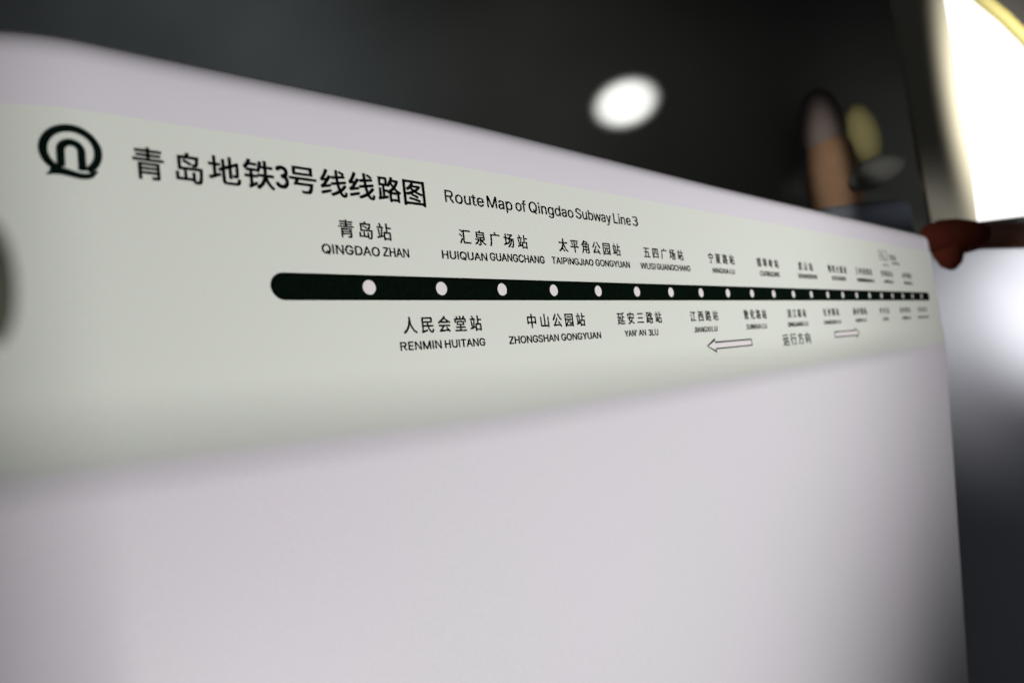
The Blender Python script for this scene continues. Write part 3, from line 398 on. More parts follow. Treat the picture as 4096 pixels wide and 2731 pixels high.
    'u': (410, '182,-5 164,-4 146,-1 130,4 115,11 101,20 89,31 78,44 69,59 62,76 57,95 54,116 53,139 53,379 114,379 114,144 115,123 119,105 127,89 137,75 150,64 164,56 181,52 200,50 213,51 226,53 238,57 249,62 259,69 268,77 276,86 283,97 289,109 293,122 295,137 296,153 296,379 357,379 357,0 298,0 298,92 307,92 297,67 286,47 272,30 257,17 240,7 222,0 203,-4', '12,13,14 12,14,15 35,36,37 35,37,38 34,35,38 12,15,16 11,12,16 33,34,38 11,16,17 32,33,41 41,33,38 10,11,17 31,32,41 10,17,18 30,31,40 40,31,41 9,10,18 30,40,42 42,40,39 42,41,38 9,18,19 29,30,42 28,29,42 8,9,19 8,19,20 27,28,42 27,42,43 39,42,38 8,20,21 26,27,43 7,8,21 25,26,43 7,21,22 24,25,43 7,22,23 23,24,43 7,23,43 7,43,44 6,7,44 5,6,44 5,44,45 4,5,45 4,45,46 3,4,46 3,46,47 2,3,47 2,47,48 1,2,48 1,48,0'),
    'w': (530, '6,376 62,376 165,0 113,0 113,0 165,0 292,376 240,376 240,376 292,376 418,0 366,0 366,0 418,0 524,376 468,376', '0,1,2,3 4,5,6,7 8,9,10,11 12,13,14,15'),
    'y': (389, '47,-139 61,-86 71,-87 80,-89 88,-90 96,-90 104,-89 111,-87 118,-84 124,-80 130,-74 136,-67 141,-58 146,-48 151,-36 163,-1 17,379 84,379 165,155 171,138 177,121 182,104 187,87 191,70 196,53 201,37 206,21 184,21 188,37 193,53 198,70 202,87 207,104 212,121 218,138 224,155 305,379 371,379 204,-58 198,-72 191,-85 184,-97 177,-107 168,-116 159,-124 150,-130 139,-136 128,-140 117,-143 104,-145 91,-145 84,-145 77,-145 71,-144 65,-143 59,-142 54,-141 51,-140', '15,16,17 15,17,18 35,36,37 35,37,38 15,18,19 34,35,38 33,34,38 15,19,20 32,33,38 15,20,21 31,32,26 26,32,38 15,21,22 30,31,26 15,22,23 29,30,24 24,30,26 15,23,29 29,23,24 15,29,28 25,24,26 15,28,27 15,27,26 15,26,38 14,15,38 13,14,38 12,13,38 12,38,39 11,12,39 10,11,39 10,39,40 9,10,40 8,9,40 7,8,40 7,40,41 0,1,2 6,7,41 0,2,3 5,6,41 0,3,4 4,5,41 0,4,41 0,41,42 0,42,43 0,43,44 0,44,45 0,45,46 0,46,47 57,0,47 56,57,47 56,47,48 55,56,48 54,55,48 54,48,49 53,54,49 52,53,49 52,49,50 51,52,50'),
    '’': (177, '52,318 82,509 151,509 98,318', '0,1,2 0,2,3'),
    'I': (190, '67,0 123,0 123,509 67,509', '0,1,2,3'),
}


def letter_row(text):
    V, F, x = [], [], 0
    for ch in text:
        if ch == ' ':
            x += 190
            continue
        adv, pts, fcs = LETTERS[ch]
        b = len(V)
        for p in pts.split():
            a, c = p.split(',')
            V.append(((x + int(a)) * .001, int(c) * .001))
        for f in fcs.split():
            F.append(tuple(b + int(i) for i in f.split(',')))
        x += adv
    return V, F


def latin_into(bm, text, x0, x1, base, cap, offset=0.0, lift=PRINT):
    V, F = letter_row(text)
    xs = [v[0] for v in V]
    a, b = min(xs), max(xs)
    sx = (x1 - x0) / (b - a) * .001
    sz = (cap - base) / 0.509 * .001
    e = offset * 0.7
    for k, (du, dv) in enumerate([(-e, -e), (e, -e), (-e, e), (e, e)]):
        add_glyphs(bm, V, F, lambda q: x0 * .001 + (q + du - a) * sx, lambda q: base * .001 + (q + dv) * sz, lift * (1 + 0.12 * k))


def latin_line(name, words, M, parent, offset=0.012):
    bm = bmesh.new()
    for t, x0, x1, b, c in words:
        latin_into(bm, t, x0, x1, b, c, offset)
    return link(name, bm, M, parent, smooth=False)


def lathe(bm, prof, n=48, M4=None):
    """profile of (radius, height) turned round z"""
    rings = []
    for r, h in prof:
        if r < 1e-6:
            rings.append([bm.verts.new((0, 0, h))])
        else:
            rings.append([bm.verts.new((r * math.cos(2 * math.pi * k / n), r * math.sin(2 * math.pi * k / n), h)) for k in range(n)])
    for A, B in zip(rings, rings[1:]):
        for k in range(n):
            l = (k + 1) % n
            if len(A) == 1:
                bm.faces.new((A[0], B[k], B[l])) if len(B) > 1 else None
            elif len(B) == 1:
                bm.faces.new((A[k], A[l], B[0]))
            else:
                bm.faces.new((A[k], A[l], B[l], B[k]))
    if M4 is not None:
        bmesh.ops.transform(bm, matrix=M4, verts=bm.verts[:])
    bmesh.ops.recalc_face_normals(bm, faces=bm.faces[:])


def tube(bm, pts, r, n=20, caps=True):
    pts = [Vector(p) for p in pts]
    rr = r if isinstance(r, (list, tuple)) else [r] * len(pts)
    rings = []
    up = Vector((0, 0, 1))
    for i, p in enumerate(pts):
        t = (pts[min(i + 1, len(pts) - 1)] - pts[max(i - 1, 0)]).normalized()
        u = t.cross(up)
        if u.length < 1e-3:
            u = t.cross(Vector((1, 0, 0)))
        u.normalize()
        v = t.cross(u)
        rings.append([bm.verts.new(p + (u * math.cos(2 * math.pi * k / n) + v * math.sin(2 * math.pi * k / n)) * rr[i]) for k in range(n)])
    for A, B in zip(rings, rings[1:]):
        for k in range(n):
            bm.faces.new((A[k], A[(k + 1) % n], B[(k + 1) % n], B[k]))
    if caps:
        bm.faces.new(rings[0])
        bm.faces.new(rings[-1])
    bmesh.ops.recalc_face_normals(bm, faces=bm.faces[:])


def rbox(bm, c, s, bevel=0.0, seg=3, rot=None):
    r = bmesh.ops.create_cube(bm, size=1)
    bmesh.ops.scale(bm, vec=s, verts=r['verts'])
    if bevel:
        es = list({e for v in r['verts'] for e in v.link_edges})
        g = bmesh.ops.bevel(bm, geom=es, offset=bevel, segments=seg, affect='EDGES', profile=0.5)
        vs_ = list({v for f in g['faces'] for v in f.verts} | {v for v in r['verts'] if v.is_valid})
    else:
        vs_ = r['verts']
    if rot is not None:
        bmesh.ops.rotate(bm, cent=(0, 0, 0), matrix=rot, verts=vs_)
    bmesh.ops.translate(bm, vec=c, verts=vs_)


def ellipsoid(bm, c, s, rot=None, seg=40):
    r = bmesh.ops.create_uvsphere(bm, u_segments=seg, v_segments=seg // 2, radius=1)
    bmesh.ops.scale(bm, vec=s, verts=r['verts'])
    if rot is not None:
        bmesh.ops.rotate(bm, cent=(0, 0, 0), matrix=rot, verts=r['verts'])
    bmesh.ops.translate(bm, vec=c, verts=r['verts'])


# ------------------------------------------------------------------ the sign
SIGN = thing('route_map_sign', 'long white line map sign with dark green route bar, white dots and black station names', 'sign', (0, 0, 0))


def xs_list():
    L = [-0.221 + 0.004 * i for i in range(26)]
    x = L[-1]
    while x < X_END - 0.02:
        x += 0.02
        L.append(x)
    L[-1] = X_END
    return L


XL = xs_list()

# panel carrying the print
ZP = [0.0795] + [0.0795 - 0.0025 * i for i in range(1, 55)]
ZP += [-0.0565, -0.0575] + [-0.058 - 0.0015 * i for i in range(1, 17)]
ZP = sorted(set([round(z, 5) for z in ZP if z > -0.0790] + [-0.0795]), reverse=True)
bm = bmesh.new()
rows = []
for z in ZP:
    rows.append([bm.verts.new((x_taper(x, z), panel_y(x, z * zs(x)), z * zs(x))) for x in XL])
for A, B in zip(rows, rows[1:]):
    for i in range(len(XL) - 1):
        bm.faces.new((A[i], B[i], B[i + 1], A[i + 1]))
border_tint(link('map_panel', bm, M_PAPER, SIGN))

# housing: strip above the panel, rolled top edge, back
HT = 0.107
prof_top = [(0.0795, 0.0), (0.082, 0.0), (0.088, 0.0001), (0.0955, 0.0003)]
for k in range(1, 19):
    a = math.radians(90) * k / 18
    prof_top.append((0.0955 + 0.0155 * math.sin(a), 0.0004 + 0.024 * (1 - math.cos(a))))
prof_top.append((0.111, 0.075))
prof_bot = [(-0.0795 - 0.00125 * i, front_y(-0.0795 - 0.00125 * i)) for i in range(15)]
YB = front_y(-0.2)
prof_bot += [(-0.106, YB), (-0.118, YB)]
z = -0.118
while z > -0.8:
    z -= 0.04
    prof_bot.append((z, YB))
prof_bot += [(z - 0.004, 0.075)]


def shell(prof):
    b = bmesh.new()
    rws = []
    for zz, yy in prof:
        rws.append([b.verts.new((x_taper(x, zz), (yy * cove_fade(x) if yy < 0 else yy) + sweep(x), 0.0795 * zs(x) + (zz - 0.0795) * (1.28 - 0.1 * sstep(0.0, 0.5, x)) if zz > 0 else zz * zs(x) if zz > -0.2 else zz + 0.2 - 0.2 * zs(x))) for x in XL])
    for A, B in zip(rws, rws[1:]):
        for i in range(len(XL) - 1):
            b.faces.new((A[i], B[i], B[i + 1], A[i + 1]))
    bmesh.ops.recalc_face_normals(b, faces=b.faces[:])
    # recalculated normals must look to the front
    if sum(f.normal.y for f in b.faces) > 0:
        bmesh.ops.reverse_faces(b, faces=b.faces[:])
    # right end return
    ends = [r[-1] for r in rws]
    prev = ends
    for k in range(1, 7):
        a = math.radians(90) * k / 6
        cur = [b.verts.new((v.co.x + 0.018 * math.sin(a), min(0.08, v.co.y + 0.018 * (1 - math.cos(a))), v.co.z)) for v in ends]
        for i in range(len(cur) - 1):
            b.faces.new((prev[i], prev[i + 1], cur[i + 1], cur[i]))
        prev = cur
    cur = [b.verts.new((v.co.x, 0.082, v.co.z)) for v in prev]
    for i in range(len(cur) - 1):
        b.faces.new((prev[i], prev[i + 1], cur[i + 1], cur[i]))
    return b


link('housing_rim', shell(prof_top), M_HOUSE, SIGN)
border_tint(link('housing_front', shell(prof_bot), M_FRONT, SIGN))
bm = bmesh.new()
pl = [bm.verts.new(v) for v in ((-0.19, 0.083, 0.095), (-0.19, 0.083, -0.80), (0.85, 0.083, -0.80), (1.12, 0.083, -0.07), (1.12, 0.083, 0.105))]
bm.faces.new(pl)
r = bmesh.ops.extrude_face_region(bm, geom=bm.faces[:])
bmesh.ops.translate(bm, vec=(0, 0.006, 0), verts=[v for v in r['geom'] if isinstance(v, bmesh.types.BMVert)])
bmesh.ops.recalc_face_normals(bm, faces=bm.faces[:])
link('back_plate', bm, M_DARK, SIGN, smooth=False)

# logo: broken ring, arch and wave
LOGO = thing('emblem', '', '')
for k in ('label', 'category'):
    del LOGO[k]
LOGO.parent = SIGN


def mm(pts):
    return [(x * .001, z * .001) for x, z in pts]


def strip(name, A, B, M, parent, lift=PRINT):
    """band between two equally long outlines"""
    polys = [[A[i], A[i + 1], B[i + 1], B[i]] for i in range(len(A) - 1)]
    return flatprint(name, polys, M, parent, lift)


cx, cz, ro = -134.5, 55.75, 11.05
ri, icx, icz = 8.05, -134.45, 55.55
A, B = [], []
a0, a1 = 238, -55
for k in range(61):
    t = math.radians(a0 + (a1 - a0) * k / 60)
    A.append((cx + ro * math.cos(t), cz + ro * math.sin(t)))
    B.append((icx + ri * math.cos(t), icz + ri * math.sin(t)))
# the right end of the ring runs on into the foot of the arch
A += [(-129.6, 47.55), (-131.0, 47.2), (-132.6, 47.55)]
B += [(-129.55, 49.5), (-130.6, 49.3), (-132.6, 48.9)]
strip('emblem_ring', mm(A), mm(B), M_LOGO, LOGO)
A = [(-139.65, 47.9)]
B = [(-136.95, 48.6)]
ac = -134.6
for k in range(25):
    t = math.radians(180 - 180 * k / 24)
    A.append((ac + 5.0 * math.cos(t), 55.5 + 5.05 * math.sin(t)))
    B.append((ac + 2.2 * math.cos(t), 55.4 + 2.2 * math.sin(t)))
A.append((-129.62, 48.6))
B.append((-132.5, 47.6))
strip('emblem_arch', mm(A), mm(B), M_LOGO, LOGO, PRINT * 1.4)
up = [(-143.4, 44.75), (-142.5, 45.9), (-141.7, 47.6), (-140.1, 48.3), (-138.2, 48.1), (-136.2, 47.55), (-134.6, 46.95), (-133.2, 46.5), (-131.7, 46.2), (-130.2, 46.1), (-128.8, 46.35), (-127.4, 46.95), (-125.7, 48.05)]
lo = [(-143.45, 44.55), (-142.4, 44.75), (-141.4, 44.95), (-139.3, 45.05), (-137.8, 44.85), (-136.3, 44.5), (-134.8, 44.15), (-133.3, 43.85), (-131.8, 43.65), (-130.3, 43.65), (-128.8, 44.0), (-127.2, 44.95), (-125.6, 47.3)]
strip('emblem_wave', mm(up), mm(lo), M_LOGO, LOGO, PRINT * 1.8)

# title
bm = bmesh.new()
for ch, x0, x1, z0, z1 in [('青', -112.0, -99.3, 46.9, 61.3), ('岛', -95.3, -82.2, 47.2, 61.4), ('地', -79.6, -65.3, 48.6, 62.4), ('铁', -63.0, -48.3, 48.7, 63.2),
                           ('号', -40.2, -24.7, 49.0, 63.6), ('线', -22.4, -7.2, 49.4, 64.0), ('线', -5.3, 10.4, 49.9, 64.6), ('路', 13.2, 28.2, 50.2, 64.9), ('图', 30.0, 46.6, 49.7, 65.5)]:
    cjk_into(bm, ch, x0 * .001, x1 * .001, z0 * .001, z1 * .001, 0.012)
latin_into(bm, '3', -47.1, -40.6, 50.6, 61.9, 0.022)
link('title_text', bm, M_INK, SIGN, smooth=False)
latin_line('subtitle_text', [('Route', 61.6, 93.5, 54.5, 62.2), ('Map', 96.7, 119.4, 54.6, 62.4), ('of', 122.8, 132.8, 54.8, 62.6), ('Qingdao', 135.9, 183.0, 55.0, 62.8),
                             ('Subway', 186.0, 228.9, 55.1, 63.0), ('Line', 232.3, 255.2, 55.2, 63.3), ('3', 257.8, 265.3, 55.3, 63.4)], M_INK, SIGN, 0.005)

# route bar: outline, green body and the 22 stops
BC, BH = -0.0004, 0.0070


def capsule(x0, x1, h, n=16, c=BC):
    pts = []
    for k in range(n + 1):
        t = math.radians(90 + 180 * k / n)
        pts.append((x0 + h + h * math.cos(t), c + h * math.sin(t)))
    for k in range(n + 1):
        t = math.radians(-90 + 180 * k / n)
        pts.append((x1 - h + h * math.cos(t), c + h * math.sin(t)))
    return pts


BAR = flatprint('route_bar', [capsule(-0.0553, 1.0978, BH)], M_EDGE, SIGN)
flatprint('bar_fill', [capsule(-0.0543, 1.0968, BH - 0.0010)], M_GREEN, BAR, PRINT * 1.6)


def disc(x, z, r, n=36):
    return [(x + r * math.cos(2 * math.pi * k / n), z + r * math.sin(2 * math.pi * k / n)) for k in range(n)]


for i in range(22):
    d = flatprint('station_dot', [disc(0.05 * i, -0.0003, 0.0041)], M_DOT, BAR, PRINT * 3)

# station names, above and below the bar (mm on the panel)
ABOVE = [
    ('青岛站', -14.6, 18.7, 27.1, 36.8, [('QINGDAO', -25.6, 9.6, 17.6, 22.6), ('ZHAN', 12.0, 29.4, 17.8, 22.9)]),
    ('汇泉广场站', 69.5, 129.7, 28.5, 38.0, [('HUIQUAN', 54.1, 90.6, 18.4, 23.4), ('GUANGCHANG', 93.4, 144.9, 18.8, 24.0)]),
    ('太平角公园站', 162.4, 235.5, 28.6, 38.4, [('TAIPINGJIAO', 152.8, 199.2, 19.2, 24.1), ('GONGYUAN', 202.2, 245.7, 19.3, 24.3)]),
    ('五四广场站', 267.7, 329.0, 28.8, 38.3, [('WUSI', 260.8, 282.4, 19.2, 24.2), ('GUANGCHANG', 284.9, 337.9, 19.2, 24.3)]),
    ('宁夏路站', 373.2, 423.4, 28.7, 38.4, [('NINGXIA', 378.1, 409.0, 19.2, 23.9), ('LU', 411.5, 420.9, 19.1, 23.8)]),
    ('错埠岭站', 472.6, 523.6, 28.7, 38.2, [('CUOBULING', 476.2, 522.8, 18.9, 24.1)]),
    ('双山站', 576.7, 617.3, 28.5, 38.3, [('SHUANGSHAN', 572.0, 626.8, 18.9, 24.1)]),
    ('地铁大厦站', 665.1, 727.8, 28.4, 38.2, [('DITIE', 674.1, 692.0, 18.8, 23.9), ('DASHA', 694.5, 721.9, 18.8, 23.9)]),
    ('万年泉路站', 762.5, 826.1, 28.5, 38.3, [('WANNIANQUAN', 763.3, 819.0, 18.5, 23.5), ('LU', 822.0, 831.3, 18.5, 23.5)]),
    ('君峰路站', 866.0, 917.7, 28.6, 37.6, [('JUNFENG', 874.6, 905.0, 18.6, 23.4), ('LU', 908.0, 916.9, 18.6, 23.4)]),
    ('永平路站', 966.0, 1012.5, 28.5, 37.4, [('YONGPING', 969.9, 1001.5, 18.2, 23.0), ('LU', 1004.5, 1013.0, 18.2, 23.0)]),
]
BELOW = [
    ('人民会堂站', 20.0, 79.1, -26.8, -17.2, [('RENMIN', 16.6, 45.6, -36.3, -31.6), ('HUITANG', 48.4, 80.3, -36.4, -31.7)]),
    ('中山公园站', 120.0, 180.5, -26.5, -16.9, [('ZHONGSHAN', 101.6, 149.6, -36.4, -31.6), ('GONGYUAN', 152.6, 197.0, -36.4, -31.6)]),
    ('延安三路站', 220.2, 281.1, -26.6, -17.1, [("YAN’", 227.2, 243.4, -36.4, -31.6), ('AN', 246.0, 255.6, -36.4, -31.6), ('3LU', 259.6, 273.1, -36.7, -31.8)]),
    ('江西路站', 326.9, 375.7, -26.6, -17.2, [('JIANGXI', 330.5, 358.6, -36.6, -31.9), ('LU', 361.2, 371.2, -36.6, -31.9)]),
    ('敦化路站', 427.4, 476.6, -26.7, -17.1, [('DUNHUA', 429.5, 460.5, -36.8, -31.9), ('LU', 463.2, 473.5, -36.8, -31.9)]),
    ('清江路站', 528.3, 577.9, -26.8, -17.4, [('QINGJIANG', 525.5, 566.5, -36.9, -32.0), ('LU', 569.4, 579.5, -36.9, -32.0)]),
    ('长沙路站', 629.3, 679.3, -26.7, -17.3, [('CHANGSHA', 626.9, 668.0, -36.8, -32.3), ('LU', 671.0, 681.3, -36.8, -32.3)]),
    ('海尔路站', 729.0, 779.9, -26.8, -17.2, [('HAIER', 734.5, 760.0, -36.5, -32.2), ('LU', 763.5, 773.7, -36.5, -32.2)]),
    ('李村站', 835.0, 874.1, -26.7, -17.6, [('LICUN', 843.0, 866.7, -36.6, -32.4)]),
    ('振华路站', 928.1, 976.3, -26.4, -17.9, [('ZHENHUA', 931.5, 963.0, -36.9, -32.5), ('LU', 966.0, 975.0, -36.9, -32.5)]),
    ('青岛北站', 1020.5, 1069.2, -26.5, -18.0, [('QINGDAO BEI', 1014.7, 1074.6, -36.7, -33.0)]),
]
for k, (cn, x0, x1, z0, z1, py) in enumerate(ABOVE + BELOW):
    M = M_FADE if cn == '青岛北站' else M_INK
    st = cjk_line('station_name', cn, x0, x1, z0, z1, M, SIGN)
    latin_line('romanised_name', py, M, st)

# direction caption with its two outlined arrows
cjk_line('direction_caption', '运行方向', 507.3, 579.8, -57.2, -44.4, M_CAPT, SIGN, w=14.5, offset=0.012)


def arrow(tip, neck, tail, zc, hw, hh, t):
    """outline band and pale inside of a block arrow pointing from tail to tip (mm)"""
    s = 1 if tip < tail else -1
    outer = [(tip, zc), (neck, zc + hh), (neck, zc + hw), (tail, zc + hw), (tail, zc - hw), (neck, zc - hw), (neck, zc - hh)]
    inner = [(tip + s * t * 1.9, zc), (neck - s * t * .75, zc + hh - t * 1.9), (neck - s * t * .75, zc + hw - t), (tail - s * t * 1.2, zc + hw - t),
             (tail - s * t * 1.2, zc - hw + t), (neck - s * t * .75, zc - hw + t), (neck - s * t * .75, zc - hh + t * 1.9)]
    return outer, inner


for a in ((348.3, 364.0, 436.0, -49.9, 3.6, 7.0, 1.25), (741.0, 726.2, 654.0, -50.2, 3.9, 6.8, 1.35)):
    ou, inn = arrow(*a)
    polys = [[ou[i], ou[(i + 1) % 7], inn[(i + 1) % 7], inn[i]] for i in range(7)]
    ar = flatprint('direction_arrow', [mm(q) for q in polys], M_ARROW, SIGN, PRINT * 1.2)
    flatprint('arrow_fill', [mm(inn)], M_DOT, ar, PRINT)

# faint pictogram and its note near the far end
PIC = []
for q in ([(870.5, 68.3), (906, 68.3), (906, 67.1), (870.5, 67.1)], [(870.5, 53.0), (906, 53.0), (906, 54.2), (870.5, 54.2)],
          [(870.5, 54.4), (874.0, 54.4), (874.0, 66.9), (870.5, 66.9)], [(902.5, 54.4), (906, 54.4), (906, 66.9), (902.5, 66.9)],
          [(880, 64.8), (888, 64.8), (888, 62.4), (880, 62.4)], [(880, 61.6), (890, 61.6), (890, 57.6), (880, 57.6)],
          [(884, 56.8), (900, 56.8), (900, 55.0), (884, 55.0)]):
    PIC.append(mm(q))
pic = flatprint('seat_pictogram', PIC, M_GREY, SIGN, PRINT)


def marks(x0, x1, z0, z1, n):
    out = []
    p = (x1 - x0) / n
    for i in range(n):
        a = x0 + i * p
        out.append(mm([(a, z1), (a + p * .72, z1), (a + p * .72, z1 - (z1 - z0) * .3), (a, z1 - (z1 - z0) * .3)]))
        out.append(mm([(a + p * .1, z0 + (z1 - z0) * .62), (a + p * .35, z0 + (z1 - z0) * .62), (a + p * .35, z0), (a + p * .1, z0)]))
        out.append(mm([(a + p * .5, z0 + (z1 - z0) * .55), (a + p * .75, z0 + (z1 - z0) * .55), (a + p * .75, z0 + .3), (a + p * .5, z0 + .3)]))
    return out


flatprint('note_marks', marks(916.6, 950, 54.9, 63.0, 3), M_FADE, SIGN, PRINT)
flatprint('note_marks', marks(923.7, 962, 48.2, 52.2, 8), M_FADE, SIGN, PRINT)
flatprint('note_marks', marks(881, 908, 44.3, 47.8, 6), M_GREY, SIGN, PRINT)

# ------------------------------------------------------------------ near left: handle
H = thing('handle', 'dark olive rounded handle at the left end of the sign, close to the lens', 'handle', (-0.1830, -0.198, -0.040))
bm = bmesh.new()
ellipsoid(bm, (0, 0, 0), (0.0027, 0.0027, 0.0087))
link('grip', bm, M_RUBBER, H)
bm = bmesh.new()
tube(bm, [(-0.0015, 0.0005, 0), (-0.014, 0.012, 0), (-0.03, 0.05, 0), (-0.03, 0.15, 0), (-0.025, 0.25, 0)], 0.0016, 12)
link('stem', bm, M_DARK, H)

# ------------------------------------------------------------------ background
YAW = math.atan2(-0.6818, 0.7215)

o = bpy.data.objects.new('wall', None)
bm = bmesh.new()
rbox(bm, (0, 0, 0), (9.0, 0.12, 7.0))
wl = link('wall', bm, M_WALL, None, smooth=False)
bpy.data.objects.remove(o)
wl.location = (2.528, 1.517, 0.2)
wl.rotation_euler = (0, 0, YAW)
wl['kind'] = 'structure'

# oval bulkhead lamp on the wall
rot = Matrix.Rotation(math.radians(-14), 3, 'Y')
bm = bmesh.new()
ellipsoid(bm, (0, 0, 0), (0.090, 0.012, 0.062), rot)
L = link('wall_lamp', bm, M_LAMP)
L.location = (2.487, 1.474, 1.238)
L.rotation_euler = (0, 0, YAW)
L['label'] = 'glowing white oval lamp on the dark wall above the sign'
L['category'] = 'lamp'
lw = bpy.data.lights.new('added_halo_spot', 'SPOT')  # added unseen spot facing the wall, makes the soft halo round the lamp
lw.energy = 210
lw.spot_size = math.radians(40)
lw.spot_blend = 1.0
lw.shadow_soft_size = 0.02
lwo = bpy.data.objects.new('added_halo_spot', lw)
COL.objects.link(lwo)
lwo.parent = L
lwo.matrix_local = Matrix.Translation((0, -0.45, 0)) @ Matrix.Rotation(math.radians(90), 4, 'X') @ Matrix.Rotation(math.radians(16), 4, 'Z') @ Matrix.Diagonal((1.22, 0.88, 1, 1))

# post with rounded top
P_ = thing('post', 'dim brown upright post with a rounded grey top behind the far half of the sign', 'post', (2.527, 0.603, -1.2), YAW)
bm = bmesh.new()
lathe(bm, [(0, 0), (0.105, 0.0), (0.105, 1.5), (0.10, 1.75), (0.085, 1.90), (0.05, 1.97), (0, 1.98)])
link('shaft', bm, M_BROWN, P_)
bm = bmesh.new()
ellipsoid(bm, (-0.015, 0.0, 2.0), (0.088, 0.08, 0.15))
link('cap', bm, M_CAP, P_)

# oval plate on a stalk
S_ = thing('oval_plate', 'dim olive yellow oval plate between the brown post and the bright window', 'plate', (3.076, 0.634, 0.873), YAW)
bm = bmesh.new()
ellipsoid(bm, (0, 0, 0), (0.085, 0.03, 0.15), Matrix.Rotation(math.radians(-6), 3, 'Y'))
link('plate_face', bm, M_OLIVE, S_)
bm = bmesh.new()
tube(bm, [(0, 0.02, -0.02), (0, 0.6, -0.02)], 0.012, 12)
link('stalk', bm, M_WALL, S_)

# seat: only the headrest and the top of the back show
T_ = thing('seat', 'dark navy seat back with a grey headrest just above the far edge of the sign', 'seat', (2.43, 0.463, -1.2), YAW)
bm = bmesh.new()
rbox(bm, (0, 0.06, 1.25), (0.36, 0.10, 0.80), 0.045, 4)
link('backrest', bm, M_NAVY, T_)
bm = bmesh.new()
ellipsoid(bm, (0.068, 0.03, 1.755), (0.112, 0.04, 0.055), Matrix.Rotation(math.radians(-18), 3, 'Y'))
link('headrest', bm, M_SEATG, T_)

# bright window with dark frame and yellow arched edge
WN = thing('window', 'blown out white window at the upper right with a yellow arched edge', 'window', (2.894, 0.296, 0.387), YAW)
bm = bmesh.new()
# outline in the window's own plane (x right, z up), origin at its lower left corner
ol = [(0.082, -0.03), (0.092, 0.167), (0.1, 0.435), (0.1, 0.707), (0.0985, 0.891), (0.0985, 1.08), (0.11, 1.03), (0.155, 0.97), (0.235, 0.86), (0.316, 0.768), (0.386, 0.67), (0.45, 0.54), (0.51, 0.37), (0.52, -0.03)]
f0 = [bm.verts.new((x, 0.0, z)) for x, z in ol]
bm.faces.new(f0)
r = bmesh.ops.extrude_face_region(bm, geom=bm.faces[:])
bmesh.ops.translate(bm, vec=(0, 0.03, 0), verts=[v for v in r['geom'] if isinstance(v, bmesh.types.BMVert)])
bmesh.ops.recalc_face_normals(bm, faces=bm.faces[:])
link('pane', bm, M_WINDOW, WN, smooth=False)
bm = bmesh.new()
tube(bm, [(0.06, 0.0, 1.12), (0.16, 0.0, 0.98), (0.245, 0.0, 0.868), (0.326, 0.0, 0.777), (0.396, 0.0, 0.68), (0.46, 0.0, 0.55), (0.52, 0.0, 0.37)], 0.026, 16)
link('arched_edge', bm, M_YELLOW, WN)
# added cream border; an added spot washes it into a soft window edge
bm = bmesh.new()
fr = [(0.0985, 1.16), (0.0985, 0.891), (0.1, 0.70), (0.1, 0.435), (0.092, 0.167), (0.08, -0.04), (-0.10, -0.04), (-0.10, 1.16)]
vsf = [bm.verts.new((x, 0.0, z)) for x, z in fr]
bm.faces.new(vsf)
r = bmesh.ops.extrude_face_region(bm, geom=bm.faces[:])
bmesh.ops.translate(bm, vec=(0, 0.03, 0), verts=[v for v in r['geom'] if isinstance(v, bmesh.types.BMVert)])
bmesh.ops.recalc_face_normals(bm, faces=bm.faces[:])
link('wash_border', bm, M_WASH, WN, smooth=False)
wl2 = bpy.data.lights.new('added_wash_spot', 'SPOT')  # added unseen spot standing in front of the pane
wl2.energy = 140
wl2.spot_size = math.radians(54)
wl2.spot_blend = 1.0
wl2.shadow_soft_size = 0.03
wl2.color = (1.0, 0.97, 0.88)
wlo = bpy.data.objects.new('added_wash_spot', wl2)
COL.objects.link(wlo)
wlo.parent = WN
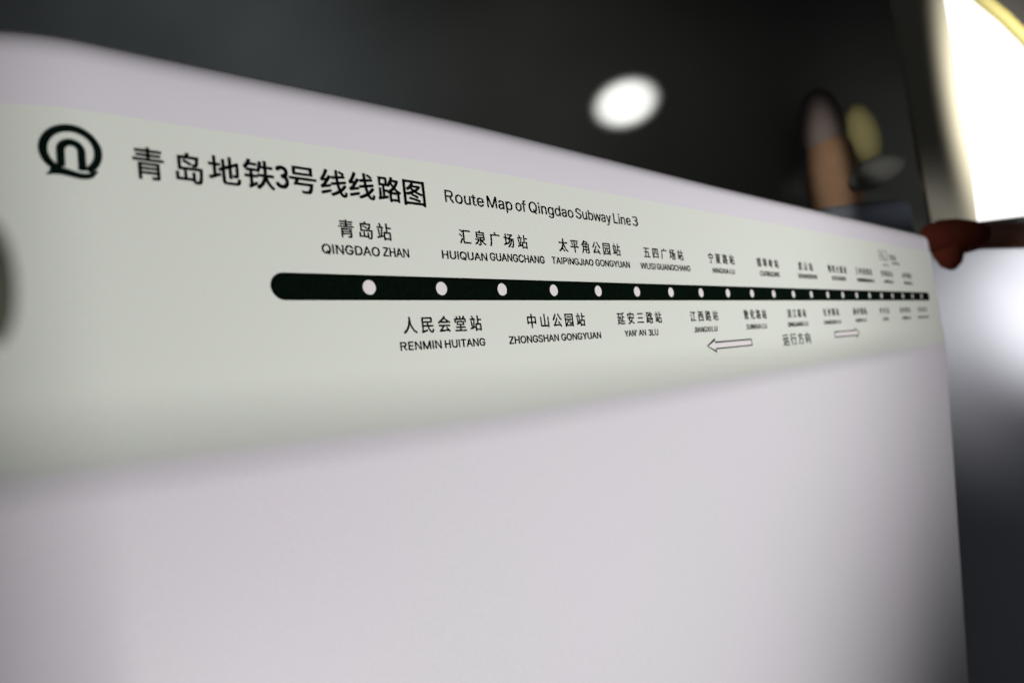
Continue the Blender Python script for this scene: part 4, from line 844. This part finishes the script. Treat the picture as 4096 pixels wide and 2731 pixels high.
wlo.matrix_local = Matrix.Translation((0.30, -0.60, 0.42)) @ Matrix.Rotation(math.radians(90), 4, 'X') @ Matrix.Diagonal((1.0, 4.2, 1, 1))
bm = bmesh.new()
fr = [(0.09, 1.16), (0.175, 1.0), (0.26, 0.885), (0.34, 0.795), (0.41, 0.70), (0.475, 0.57), (0.535, 0.37), (1.0, 0.37), (1.0, 1.16)]
vsf = [bm.verts.new((x, 0.0, z)) for x, z in fr]
bm.faces.new(vsf)
r = bmesh.ops.extrude_face_region(bm, geom=bm.faces[:])
bmesh.ops.translate(bm, vec=(0, 0.05, 0), verts=[v for v in r['geom'] if isinstance(v, bmesh.types.BMVert)])
bmesh.ops.recalc_face_normals(bm, faces=bm.faces[:])
link('corner_panel', bm, M_DARK, WN, smooth=False)

# handrail below the window
RL = thing('handrail', 'dark red handrail with a red end bracket under the bright window', 'handrail', (1.80, 0.116, 0.176), YAW)
bm = bmesh.new()
tube(bm, [(0.02, 0, 0), (0.12, 0, -0.008), (0.50, 0, -0.045)], 0.033, 24)
link('rail_tube', bm, M_MAROON, RL)
bm = bmesh.new()
tube(bm, [(-0.062, 0, 0.012), (-0.045, 0, 0.010), (-0.01, 0, 0.004), (0.03, 0, 0.0), (0.07, 0, -0.002), (0.10, 0, -0.004)], [0.008, 0.030, 0.046, 0.048, 0.041, 0.0335], 24)
tube(bm, [(0.006, 0, 0.0), (0.008, 0, -0.04), (0.010, 0, -0.070), (0.011, 0, -0.084)], [0.040, 0.036, 0.024, 0.006], 24)
link('end_bracket', bm, M_RED, RL)

# pale pillar
PL = thing('pillar', 'pale rounded pillar beyond the right end of the sign, lit at its top', 'pillar', (2.30, 0.20, -1.665), YAW)
bm = bmesh.new()
lathe(bm, [(0, 0), (0.24, 0), (0.24, 1.84), (0.23, 1.86), (0, 1.862)], 64)
link('pillar_shaft', bm, M_PILLAR, PL)
bm = bmesh.new()
lathe(bm, [(0.16, 1.858), (0.2, 1.866), (0.2, 1.88), (0, 1.885)], 64)
link('pillar_cap', bm, M_PILLAR, PL)
